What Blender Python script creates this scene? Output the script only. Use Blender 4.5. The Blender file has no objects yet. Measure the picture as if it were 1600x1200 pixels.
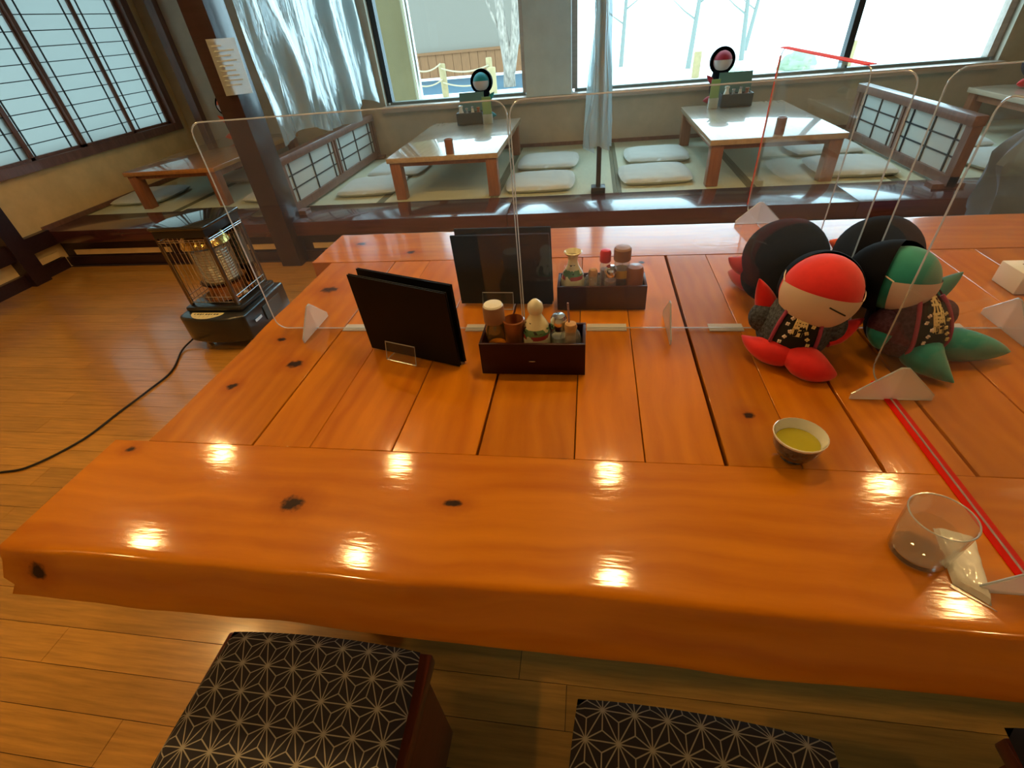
import bpy, bmesh, math, random
from mathutils import Vector, Matrix, noise
R_ = math.radians
random.seed(7)
sc = bpy.context.scene
col = sc.collection

# ------------------------------------------------------------------ camera
cam_data = bpy.data.cameras.new('camera')
cam_data.sensor_fit = 'HORIZONTAL'
cam_data.sensor_width = 36.0
cam_data.lens = 738.126 * 36.0 / 1600.0
cam_data.clip_start = 0.02
cam = bpy.data.objects.new('camera', cam_data)
col.objects.link(cam)
rt = (0.9878925, 0.13277253, -0.08024879)
dn = (0.01892239, -0.61652583, -0.78710726)
fw = (-0.15398167, 0.77605886, -0.61157362)
cam.matrix_world = Matrix(((rt[0], -dn[0], -fw[0], 0), (rt[1], -dn[1], -fw[1], 0),
                           (rt[2], -dn[2], -fw[2], 1.35), (0, 0, 0, 1)))
sc.camera = cam

# ------------------------------------------------------------------ world, sky light, exposure
SKY = 6.2
world = bpy.data.worlds.new('sky')
sc.world = world
world.use_nodes = True
wn = world.node_tree.nodes
bg = wn['Background']
bg.inputs[0].default_value = (0.58, 0.88, 1.0, 1)
bg.inputs[1].default_value = SKY
LAMP_STRENGTH = 225.0
LAMP_COLOR = (1.0, 0.62, 0.23)

sc.view_settings.view_transform = 'Standard'
sc.view_settings.look = 'None'
sc.view_settings.gamma = 1.0
sc.view_settings.use_curve_mapping = False
sc.view_settings.exposure = 0.0
try:
    sc.cycles.use_denoising = True
    sc.cycles.transparent_max_bounces = 24
    sc.cycles.max_bounces = 7
    sc.cycles.diffuse_bounces = 3
    sc.cycles.adaptive_threshold = 0.025
    sc.cycles.glossy_bounces = 3
    sc.cycles.transmission_bounces = 6
    sc.cycles.sample_clamp_indirect = 6.0
except Exception:
    pass

def portal(name, loc, sx, sy, rot):
    l = bpy.data.lights.new(name, 'AREA')
    l.shape = 'RECTANGLE'; l.size = sx; l.size_y = sy
    l.cycles.is_portal = True
    o = bpy.data.objects.new(name, l); col.objects.link(o)
    o.location = loc; o.rotation_euler = rot
portal('window_portal', (0.65, 5.30, 1.55), 5.3, 1.6, (R_(-90), 0, 0))

# ------------------------------------------------------------------ materials
MATS = {}
def nodes_of(name):
    m = bpy.data.materials.new(name); m.use_nodes = True
    nt = m.node_tree
    return m, nt, nt.nodes['Principled BSDF']

def sock(n, *names):
    for k in names:
        if k in n.inputs: return n.inputs[k]

def mat(name, color, rough=0.6, metal=0.0, coat=0.0, coat_rough=0.08, var=0.0, scale=8.0, stretch=(1, 1, 1),
        bump=0.0, trans=0.0, ior=1.45, rnd=0.0, spec=0.5, sheen=0.0, color2=None):
    if name in MATS: return MATS[name]
    m, nt, p = nodes_of(name)
    p.inputs['Base Color'].default_value = (*color, 1)
    p.inputs['Roughness'].default_value = rough
    p.inputs['Metallic'].default_value = metal
    p.inputs['IOR'].default_value = ior
    p.inputs['Specular IOR Level'].default_value = spec
    p.inputs['Coat Weight'].default_value = coat
    p.inputs['Coat Roughness'].default_value = coat_rough
    p.inputs['Transmission Weight'].default_value = trans
    p.inputs['Sheen Weight'].default_value = sheen
    if var or bump or rnd or color2:
        N, L = nt.nodes, nt.links
        g = N.new('ShaderNodeNewGeometry')
        mp = N.new('ShaderNodeVectorMath'); mp.operation = 'MULTIPLY'
        mp.inputs[1].default_value = stretch
        L.new(g.outputs['Position'], mp.inputs[0])
        nz = N.new('ShaderNodeTexNoise'); nz.inputs['Scale'].default_value = scale
        nz.inputs['Detail'].default_value = 6.0; nz.inputs['Roughness'].default_value = 0.6
        L.new(mp.outputs[0], nz.inputs['Vector'])
        c2 = color2 if color2 else tuple(max(0.0, c * (1 - var)) for c in color)
        c1 = color if color2 else tuple(min(1.0, c * (1 + var)) for c in color)
        r = N.new('ShaderNodeValToRGB')
        r.color_ramp.elements[0].position = 0.33; r.color_ramp.elements[0].color = (*c2, 1)
        r.color_ramp.elements[1].position = 0.67; r.color_ramp.elements[1].color = (*c1, 1)
        L.new(nz.outputs['Fac'], r.inputs[0])
        out = r.outputs[0]
        if rnd:
            oi = N.new('ShaderNodeObjectInfo')
            mr = N.new('ShaderNodeMapRange')
            mr.inputs['To Min'].default_value = 1 - rnd; mr.inputs['To Max'].default_value = 1 + rnd
            L.new(oi.outputs['Random'], mr.inputs['Value'])
            mx = N.new('ShaderNodeVectorMath'); mx.operation = 'SCALE'
            L.new(out, mx.inputs[0]); L.new(mr.outputs[0], mx.inputs['Scale'])
            out = mx.outputs[0]
        L.new(out, p.inputs['Base Color'])
        if bump:
            b = N.new('ShaderNodeBump'); b.inputs['Strength'].default_value = bump
            b.inputs['Distance'].default_value = 0.01
            L.new(nz.outputs['Fac'], b.inputs['Height'])
            L.new(b.outputs[0], p.inputs['Normal'])
    MATS[name] = m
    return m

def math_node(nt, op, a, b=None, c=None):
    n = nt.nodes.new('ShaderNodeMath'); n.operation = op
    for i, v in enumerate((a, b, c)):
        if v is None: continue
        if isinstance(v, (int, float)): n.inputs[i].default_value = v
        else: nt.links.new(v, n.inputs[i])
    return n.outputs[0]

def table_wood(name, axis, knots, base, dark):
    """varnished pine: stretched grain, dark knots at given world places, glossy clear coat"""
    m, nt, p = nodes_of(name)
    N, L = nt.nodes, nt.links
    g = N.new('ShaderNodeNewGeometry')
    # warp
    w = N.new('ShaderNodeTexNoise'); w.inputs['Scale'].default_value = 3.0; w.inputs['Detail'].default_value = 2.0
    L.new(g.outputs['Position'], w.inputs['Vector'])
    wv = N.new('ShaderNodeVectorMath'); wv.operation = 'SCALE'; wv.inputs['Scale'].default_value = 0.08
    L.new(w.outputs['Color'], wv.inputs[0])
    ad = N.new('ShaderNodeVectorMath'); ad.operation = 'ADD'
    L.new(g.outputs['Position'], ad.inputs[0]); L.new(wv.outputs[0], ad.inputs[1])
    st = N.new('ShaderNodeVectorMath'); st.operation = 'MULTIPLY'
    st.inputs[1].default_value = (1.6, 16, 16) if axis == 'X' else (16, 1.6, 16)
    L.new(ad.outputs[0], st.inputs[0])
    oi = N.new('ShaderNodeObjectInfo')
    of = N.new('ShaderNodeVectorMath'); of.operation = 'ADD'
    sc_ = N.new('ShaderNodeMath'); sc_.operation = 'MULTIPLY'; sc_.inputs[1].default_value = 40.0
    L.new(oi.outputs['Random'], sc_.inputs[0])
    L.new(st.outputs[0], of.inputs[0]); L.new(sc_.outputs[0], of.inputs[1])
    nz = N.new('ShaderNodeTexNoise'); nz.inputs['Scale'].default_value = 1.3
    nz.inputs['Detail'].default_value = 5.0; nz.inputs['Roughness'].default_value = 0.55
    L.new(of.outputs[0], nz.inputs['Vector'])
    wave = N.new('ShaderNodeTexWave'); wave.wave_type = 'BANDS'
    wave.bands_direction = 'Y' if axis == 'X' else 'X'
    wave.inputs['Scale'].default_value = 0.55; wave.inputs['Distortion'].default_value = 5.0
    wave.inputs['Detail'].default_value = 2.0; wave.inputs['Detail Scale'].default_value = 0.6
    L.new(of.outputs[0], wave.inputs['Vector'])
    f = math_node(nt, 'MULTIPLY_ADD', wave.outputs['Fac'], 0.10, math_node(nt, 'MULTIPLY', nz.outputs['Fac'], 0.95))
    r = N.new('ShaderNodeValToRGB')
    e = r.color_ramp.elements
    e[0].position = 0.25; e[0].color = (*dark, 1)
    e[1].position = 0.75; e[1].color = (*base, 1)
    L.new(f, r.inputs[0])
    mr = N.new('ShaderNodeMapRange'); mr.inputs['To Min'].default_value = 0.84; mr.inputs['To Max'].default_value = 1.12
    L.new(oi.outputs['Random'], mr.inputs['Value'])
    sv = N.new('ShaderNodeVectorMath'); sv.operation = 'SCALE'
    L.new(r.outputs[0], sv.inputs[0]); L.new(mr.outputs[0], sv.inputs['Scale'])
    out = sv.outputs[0]
    k_all = h_all = None
    for (kx, ky, kz, rx, ry) in knots:
        s = N.new('ShaderNodeVectorMath'); s.operation = 'SUBTRACT'; s.inputs[1].default_value = (kx, ky, kz)
        L.new(g.outputs['Position'], s.inputs[0])
        q = N.new('ShaderNodeVectorMath'); q.operation = 'MULTIPLY'
        q.inputs[1].default_value = (1 / rx, 1 / ry, 1 / max(rx, ry))
        L.new(s.outputs[0], q.inputs[0])
        d = N.new('ShaderNodeVectorMath'); d.operation = 'LENGTH'; L.new(q.outputs[0], d.inputs[0])
        k_all = d.outputs['Value'] if k_all is None else math_node(nt, 'MINIMUM', k_all, d.outputs['Value'])
    if k_all is not None:
        jit = math_node(nt, 'MULTIPLY_ADD', nz.outputs['Fac'], 0.7, -0.35)
        fj = N.new('ShaderNodeTexNoise'); fj.inputs['Scale'].default_value = 70.0; fj.inputs['Detail'].default_value = 3.0
        L.new(g.outputs['Position'], fj.inputs['Vector'])
        jit = math_node(nt, 'ADD', jit, math_node(nt, 'MULTIPLY_ADD', fj.outputs['Fac'], 1.3, -0.65))
        kk = math_node(nt, 'ADD', k_all, jit)
        kr = N.new('ShaderNodeValToRGB'); ke = kr.color_ramp.elements
        ke[0].position = 0.24; ke[0].color = (1, 1, 1, 1)
        ke[1].position = 0.46; ke[1].color = (0, 0, 0, 1)
        L.new(math_node(nt, 'MULTIPLY', kk, 0.40), kr.inputs[0])
        hr = N.new('ShaderNodeMapRange'); hr.inputs['From Min'].default_value = 0.8; hr.inputs['From Max'].default_value = 3.4
        hr.inputs['To Min'].default_value = 0.55; hr.inputs['To Max'].default_value = 0.0
        L.new(kk, hr.inputs['Value'])
        m1 = N.new('ShaderNodeMix'); m1.data_type = 'RGBA'
        L.new(hr.outputs[0], m1.inputs['Factor']); L.new(out, m1.inputs['A'])
        m1.inputs['B'].default_value = (dark[0] * .75, dark[1] * .55, dark[2] * .6, 1)
        m2 = N.new('ShaderNodeMix'); m2.data_type = 'RGBA'
        L.new(kr.outputs[0], m2.inputs['Factor']); L.new(m1.outputs['Result'], m2.inputs['A'])
        m2.inputs['B'].default_value = (0.020, 0.005, 0.002, 1)
        out = m2.outputs['Result']
    L.new(out, p.inputs['Base Color'])
    p.inputs['Roughness'].default_value = 0.38
    p.inputs['Specular IOR Level'].default_value = 0.12
    p.inputs['Coat Weight'].default_value = 0.75
    p.inputs['Coat Roughness'].default_value = 0.09
    rn = N.new('ShaderNodeTexNoise'); rn.inputs['Scale'].default_value = 55.0; rn.inputs['Detail'].default_value = 2.0
    rs = N.new('ShaderNodeVectorMath'); rs.operation = 'MULTIPLY'
    rs.inputs[1].default_value = (0.35, 1.6, 1) if axis == 'X' else (1.6, .35, 1)
    L.new(g.outputs['Position'], rs.inputs[0]); L.new(rs.outputs[0], rn.inputs['Vector'])
    b = N.new('ShaderNodeBump'); b.inputs['Strength'].default_value = 0.06; b.inputs['Distance'].default_value = 0.004
    L.new(rn.outputs['Fac'], b.inputs['Height'])
    L.new(b.outputs[0], p.inputs['Coat Normal'])
    L.new(b.outputs[0], p.inputs['Normal'])
    MATS[name] = m
    return m

def clear_mat(name, tint=(1, 1, 1), gloss=0.10, rough=0.03, haze=0.04, haze_color=(1, 1, 1), fres=1.0, bump=0.0):
    """thin clear sheet: straight-through transmission, a fresnel reflection and a little milky haze"""
    m = bpy.data.materials.new(name); m.use_nodes = True
    nt = m.node_tree; N, L = nt.nodes, nt.links
    N.clear()
    o = N.new('ShaderNodeOutputMaterial')
    t = N.new('ShaderNodeBsdfTransparent'); t.inputs[0].default_value = (*tint, 1)
    d = N.new('ShaderNodeBsdfDiffuse'); d.inputs[0].default_value = (*haze_color, 1)
    tl = N.new('ShaderNodeBsdfTranslucent'); tl.inputs[0].default_value = (*haze_color, 1)
    dm = N.new('ShaderNodeMixShader'); dm.inputs[0].default_value = 0.5
    L.new(d.outputs[0], dm.inputs[1]); L.new(tl.outputs[0], dm.inputs[2])
    g = N.new('ShaderNodeBsdfGlossy'); g.inputs['Roughness'].default_value = rough
    m1 = N.new('ShaderNodeMixShader'); m1.inputs[0].default_value = haze
    L.new(t.outputs[0], m1.inputs[1]); L.new(dm.outputs[0], m1.inputs[2])
    lw = N.new('ShaderNodeLayerWeight'); lw.inputs['Blend'].default_value = 0.5
    sch = math_node(nt, 'MULTIPLY_ADD', math_node(nt, 'POWER', lw.outputs['Facing'], 5.0), 0.96, 0.04)
    k = math_node(nt, 'MULTIPLY_ADD', sch, fres, gloss)
    k = math_node(nt, 'MINIMUM', k, 0.9)
    m2 = N.new('ShaderNodeMixShader')
    L.new(k, m2.inputs[0]); L.new(m1.outputs[0], m2.inputs[1]); L.new(g.outputs[0], m2.inputs[2])
    if bump:
        nz = N.new('ShaderNodeTexNoise'); nz.inputs['Scale'].default_value = 14.0; nz.inputs['Detail'].default_value = 3.0
        b = N.new('ShaderNodeBump'); b.inputs['Strength'].default_value = bump; b.inputs['Distance'].default_value = 0.02
        ge = N.new('ShaderNodeNewGeometry')
        mp = N.new('ShaderNodeVectorMath'); mp.operation = 'MULTIPLY'; mp.inputs[1].default_value = (1, 1.6, 0.35)
        L.new(ge.outputs['Position'], mp.inputs[0]); L.new(mp.outputs[0], nz.inputs['Vector'])
        L.new(nz.outputs['Fac'], b.inputs['Height']); L.new(b.outputs[0], g.inputs['Normal'])
    L.new(m2.outputs[0], o.inputs[0])
    MATS[name] = m
    return m

def paper_mat(name, color, trans=0.6):
    m = bpy.data.materials.new(name); m.use_nodes = True
    nt = m.node_tree; N, L = nt.nodes, nt.links
    N.clear()
    o = N.new('ShaderNodeOutputMaterial')
    d = N.new('ShaderNodeBsdfDiffuse'); d.inputs[0].default_value = (*color, 1)
    t = N.new('ShaderNodeBsdfTranslucent'); t.inputs[0].default_value = (*color, 1)
    mx = N.new('ShaderNodeMixShader'); mx.inputs[0].default_value = trans
    L.new(d.outputs[0], mx.inputs[1]); L.new(t.outputs[0], mx.inputs[2])
    L.new(mx.outputs[0], o.inputs[0])
    MATS[name] = m
    return m

def emit_mat(name, color, strength):
    m = bpy.data.materials.new(name); m.use_nodes = True
    nt = m.node_tree; N, L = nt.nodes, nt.links
    N.clear()
    o = N.new('ShaderNodeOutputMaterial')
    e = N.new('ShaderNodeEmission'); e.inputs[0].default_value = (*color, 1); e.inputs[1].default_value = strength
    L.new(e.outputs[0], o.inputs[0])
    MATS[name] = m
    return m

def asanoha_mat(name, a=0.052, lw=0.0017):
    """hemp-leaf star print: triangular lattice with spokes to each centroid"""
    m, nt, p = nodes_of(name)
    N, L = nt.nodes, nt.links
    tc = N.new('ShaderNodeTexCoord')
    sx = N.new('ShaderNodeSeparateXYZ'); L.new(tc.outputs['Object'], sx.inputs[0])
    X, Y = sx.outputs['X'], sx.outputs['Y']
    M = lambda op, *q: math_node(nt, op, *q)
    h = a * math.sqrt(3) / 2
    best = None
    for k in range(3):
        th = R_(60 * k)
        ex, ey = math.cos(th), math.sin(th)          # edge direction
        nx, ny = -ey, ex                             # its normal
        u = M('MULTIPLY', M('ADD', M('MULTIPLY', X, nx), M('MULTIPLY', Y, ny)), 1 / h)
        w = M('MULTIPLY', M('ADD', M('MULTIPLY', X, ex), M('MULTIPLY', Y, ey)), 2 / a)
        de = M('MULTIPLY', M('ABSOLUTE', M('SUBTRACT', u, M('ROUND', u))), h)
        j = M('ROUND', w)
        da = M('MULTIPLY', M('ABSOLUTE', M('SUBTRACT', w, j)), a / 2)
        par = M('ABSOLUTE', M('SUBTRACT', M('FLOORED_MODULO', M('ADD', u, j), 2.0), 1.0))
        pen = M('MULTIPLY', M('LESS_THAN', par, 0.3333), 1.0)
        d = M('MINIMUM', de, M('ADD', da, pen))
        best = d if best is None else M('MINIMUM', best, d)
    mr = N.new('ShaderNodeMapRange')
    mr.inputs['From Min'].default_value = lw * 0.35; mr.inputs['From Max'].default_value = lw * 0.75
    mr.inputs['To Min'].default_value = 1.0; mr.inputs['To Max'].default_value = 0.0
    L.new(best, mr.inputs['Value'])
    mx = N.new('ShaderNodeMix'); mx.data_type = 'RGBA'
    L.new(mr.outputs[0], mx.inputs['Factor'])
    mx.inputs['A'].default_value = (0.020, 0.017, 0.022, 1)
    mx.inputs['B'].default_value = (0.36, 0.33, 0.26, 1)
    L.new(mx.outputs['Result'], p.inputs['Base Color'])
    p.inputs['Roughness'].default_value = 0.9
    MATS[name] = m
    return m

KNOTS = [(-.512, .469, .70, .022, .016), (-.222, .490, .70, .016, .008), (-.733, .892, .70, .020, .016), (-.848, .796, .70, .013, .012),
         (-.833, 1.005, .70, .012, .010), (.317, .742, .70, .012, .010), (-.940, .579, .70, .012, .008), (-.829, 1.304, .70, .03, .02),
         (-.874, 1.69, .70, .018, .014), (-.643, 1.595, .70, .016, .014), 
         (.169, 1.47, .70, .012, .012), (-.928, .325, .662, .018, .014)]
OR1, OR2 = (0.58, 0.200, 0.004), (0.40, 0.110, 0.002)
table_wood('table_slab_wood', 'X', KNOTS, OR1, OR2)
table_wood('table_plank_wood', 'Y', KNOTS, OR1, OR2)
mat('floor_wood', (.46, .215, .036), .30, coat=.85, coat_rough=.13, var=.22, scale=4, stretch=(1.2, 18, 18), rnd=.12)
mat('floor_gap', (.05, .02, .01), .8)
mat('dark_wood', (.026, .010, .014), .35, coat=.3, coat_rough=.12, var=.25, scale=4, stretch=(1, 12, 12))
mat('edge_wood', (.075, .021, .024), .25, coat=.9, coat_rough=.10, var=.22, scale=4, stretch=(1, 12, 12))
mat('frame_wood', (.19, .095, .070), .4, coat=.3, var=.2, scale=6, stretch=(6, 6, 1))
mat('low_table_wood', (.52, .40, .28), .28, coat=1.0, coat_rough=.04, var=.12, scale=4, stretch=(12, 1.2, 12))
mat('low_table_leg', (.30, .115, .055), .4, coat=.3, var=.18, scale=5, stretch=(12, 12, 1))
mat('plaster', (.78, .56, .27), .9, var=.08, scale=6, bump=.05)
mat('plaster_grey', (.50, .45, .36), .9, var=.08, scale=6, bump=.05)
mat('ceiling_board', (.26, .17, .09), .8, var=.1, scale=3, stretch=(1, 14, 1))
mat('tatami', (.58, .62, .46), .75, var=.12, scale=5, stretch=(90, 2, 2), bump=.05)
mat('tatami_border', (.16, .17, .10), .8)
mat('concrete', (.60, .64, .62), .85, var=.06, scale=5)
mat('sill_wood', (.45, .36, .30), .4, coat=.4, var=.1, scale=4, stretch=(1, 10, 10))
mat('frame_dark', (.020, .022, .026), .45)
mat('sash_grey', (.20, .24, .23), .4)
paper_mat('shoji_paper', (.43, .44, .42), .72)
paper_mat('notice_paper', (.80, .84, .86), .75)
mat('screen_paper', (.55, .60, .57), .9)
mat('zabuton_cloth', (.62, .66, .62), .95, var=.05, scale=90, sheen=.2)
clear_mat('acrylic', (.985, .99, .995), gloss=0.0, rough=.02, haze=.018, haze_color=(.70, .86, 1.0), fres=.8)
clear_mat('acrylic_edge', (.95, .97, 1.0), gloss=.25, rough=.2, haze=.55, haze_color=(.84, .95, 1.0))
clear_mat('acrylic_frosted', (.95, .95, .97), gloss=.06, rough=.2, haze=.62, haze_color=(.95, .94, .97))
clear_mat('clear_plate', (.96, .98, 1.0), gloss=.12, rough=.10, haze=.75, haze_color=(.92, .96, 1.0), fres=1.2)
clear_mat('red_tape', (1.0, .20, .12), gloss=.0, rough=.5, haze=.85, haze_color=(.90, .022, .008), fres=.2)
clear_mat('vinyl_film', (.86, .94, .98), gloss=.20, rough=.12, haze=.50, haze_color=(.66, .90, .97), fres=1.3, bump=.35)
clear_mat('window_glass', (.97, .99, .99), gloss=.0, rough=.01, haze=.0, fres=.35)
clear_mat('thin_glass', (.93, .96, .95), gloss=.10, rough=.04, haze=.14, haze_color=(.9, .95, .92), fres=1.2)
clear_mat('amber_glass', (.80, .55, .20), gloss=.08, rough=.04, haze=.10, haze_color=(.8, .6, .25), fres=1.2)
mat('glass', (1, 1, 1), 0.0, trans=1.0, ior=1.45)
mat('water', (.97, 1, 1), 0.0, trans=1.0, ior=1.33)
mat('menu_black', (.003, .003, .004), .5, spec=.2)
mat('menu_page', (.55, .55, .52), .6)
mat('caddy_lacquer', (.026, .003, .005), .4, spec=.3)
mat('caddy_black', (.03, .05, .06), .4, coat=.2)
mat('porcelain', (.72, .70, .56), .2, coat=.8, coat_rough=.05)
mat('porcelain_white', (.80, .80, .74), .15, coat=.8, coat_rough=.04)
mat('cup_navy', (.012, .014, .030), .2, coat=.8, color2=(.10, .12, .16), scale=70)
mat('tea', (.40, .36, .02), .05, coat=.5)
mat('brown_cap', (.26, .14, .09), .4)
mat('brown_ceramic', (.26, .085, .03), .3, coat=.5, var=.2, scale=20)
mat('cork', (.50, .30, .14), .8, var=.15, scale=60)
mat('red_plastic', (.62, .02, .03), .3)
mat('chrome', (.75, .75, .75), .16, metal=1.0)
mat('steel_wire', (.72, .70, .68), .25, metal=1.0)
mat('steel_dark', (.20, .17, .15), .3, metal=1.0)
clear_mat('drink_glass', (.97, .98, .97), gloss=.05, rough=.02, haze=.12, haze_color=(1, 1, .97), fres=1.2)
clear_mat('clear_water', (.97, .98, .97), gloss=.02, rough=.01, haze=.0, fres=.6)
mat('salt', (.78, .76, .66), .7)
mat('spice', (.55, .35, .05), .7)
mat('soy', (.05, .02, .01), .2)
mat('red_cloth', (.74, .012, .016), .75, sheen=.3, var=.06, scale=40)
mat('dark_red_cloth', (.42, .02, .05), .75, sheen=.3)
mat('orange_cloth', (.80, .11, .02), .75, sheen=.3)
mat('teal_cloth', (.004, .25, .25), .75, sheen=.3, var=.06, scale=40)
mat('blue_teal_cloth', (.010, .30, .36), .75, sheen=.3)
mat('navy_cloth', (.0025, .0035, .009), .9, spec=.2, var=.2, scale=30)
mat('mauve_cloth', (.30, .20, .24), .8)
mat('mask_cloth', (.68, .55, .47), .85)
mat('mask_cloth_grey', (.62, .54, .55), .85)
mat('bib_black', (.008, .008, .008), .8)
mat('pattern_cloth', (.012, .012, .026), .8, color2=(.10, .13, .17), scale=160)
mat('pattern_cloth_plum', (.045, .010, .035), .8, color2=(.11, .05, .09), scale=160)
mat('trim_pink', (.35, .05, .12), .7)
mat('gold_thread', (.80, .66, .33), .45)
mat('white_thread', (.85, .75, .70), .6)
mat('stool_wood', (.15, .034, .012), .35, coat=.4, var=.2, scale=5, stretch=(12, 1.2, 12))
mat('heater_black', (.012, .014, .016), .28, coat=.6, coat_rough=.08)
mat('heater_top', (.02, .022, .024), .08, coat=1.0, coat_rough=.02)
mat('heater_navy', (.030, .055, .075), .3, coat=.4)
mat('brass', (.80, .55, .18), .18, metal=1.0)
mat('copper_pan', (.50, .24, .11), .25, metal=1.0)
mat('burner_mesh', (.82, .80, .76), .35, metal=.7)
mat('panel_gold', (.62, .56, .34), .45)
mat('ink', (.02, .02, .02), .6)
mat('cord_black', (.012, .008, .008), .5)
mat('paper_white', (.80, .82, .82), .8)
mat('print_grey', (.50, .58, .63), .8)
mat('napkin', (.80, .80, .74), .6)
mat('oshibori_wrap', (.82, .80, .76), .3, coat=.5)
mat('green_card', (.25, .40, .16), .6)
mat('teal_card', (.10, .24, .25), .5)
mat('jacket_grey', (.09, .145, .23), .9, var=.15, scale=8)
mat('pole_black', (.02, .02, .024), .4)
mat('snow', (.88, .90, .92), .9)
mat('path_blue_grey', (.04, .085, .12), .5)  # even dark blue grey for the strip across the snow
mat('ext_wall', (.188, .154, .121), .9)
mat('ext_wood', (.19, .08, .03), .8, var=.2, scale=5, stretch=(14, 14, 1))
mat('ext_post', (.27, .19, .09), .85, var=.1, scale=10)
mat('ext_column', (.22, .175, .09), .85, var=.06, scale=4)
mat('rope', (.33, .25, .15), .9)
mat('bark', (.22, .175, .14), .9, var=.45, scale=9, stretch=(2, 2, .7))
mat('twig', (.16, .17, .15), .9)
mat('shrub', (.30, .36, .24), .9)
asanoha_mat('asanoha_cloth')
mat('cushion_side', (.020, .017, .022), .9)
emit_mat('lamp_glow', LAMP_COLOR, LAMP_STRENGTH)
mat('lamp_trim', (.7, .68, .62), .4)

def tokkuri_mat():
    m, nt, p = nodes_of('painted_porcelain')
    N, L = nt.nodes, nt.links
    tc = N.new('ShaderNodeTexCoord')
    sp = N.new('ShaderNodeSeparateXYZ'); L.new(tc.outputs['Object'], sp.inputs[0])
    nz = N.new('ShaderNodeTexNoise'); nz.inputs['Scale'].default_value = 42.0; nz.inputs['Detail'].default_value = 2.0
    L.new(tc.outputs['Object'], nz.inputs['Vector'])
    base = (.76, .72, .48, 1)
    out = None
    for zc, zw, thr, c in ((.084, .011, .46, (.10, .24, .12, 1)), (.097, .012, .57, (.02, .03, .03, 1)), (.075, .005, .50, (.35, .05, .05, 1))):
        z = math_node(nt, 'ABSOLUTE', math_node(nt, 'SUBTRACT', sp.outputs['Z'], zc))
        zm = math_node(nt, 'LESS_THAN', z, zw)
        nm = math_node(nt, 'GREATER_THAN', nz.outputs['Fac'], thr)
        k = math_node(nt, 'MULTIPLY', zm, nm)
        mx = N.new('ShaderNodeMix'); mx.data_type = 'RGBA'
        L.new(k, mx.inputs['Factor'])
        if out is None: mx.inputs['A'].default_value = base
        else: L.new(out, mx.inputs['A'])
        mx.inputs['B'].default_value = c
        out = mx.outputs['Result']
    L.new(out, p.inputs['Base Color'])
    p.inputs['Roughness'].default_value = .2; p.inputs['Coat Weight'].default_value = .7
    MATS['painted_porcelain'] = m
tokkuri_mat()

# ------------------------------------------------------------------ object helpers
ORG = {}
def link(o, parent=None):
    col.objects.link(o)
    if parent is not None: o.parent = parent
def tag(o, label=None, cat=None, group=None, kind=None):
    if label: o['label'] = label
    if cat: o['category'] = cat
    if group: o['group'] = group
    if kind: o['kind'] = kind
    return o
def thing(name, label, cat, loc, group=None, kind=None):
    o = bpy.data.objects.new(name, None)
    o.empty_display_size = 0.05
    o.location = loc
    link(o); ORG[o] = Vector(loc)
    return tag(o, label, cat, group, kind)
def copy_tree(o, parent=None):
    c = o.copy(); col.objects.link(c)
    ORG[c] = ORG.get(o, Vector())
    if parent is not None: c.parent = parent
    for ch in list(o.children): copy_tree(ch, c)
    return c

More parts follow.
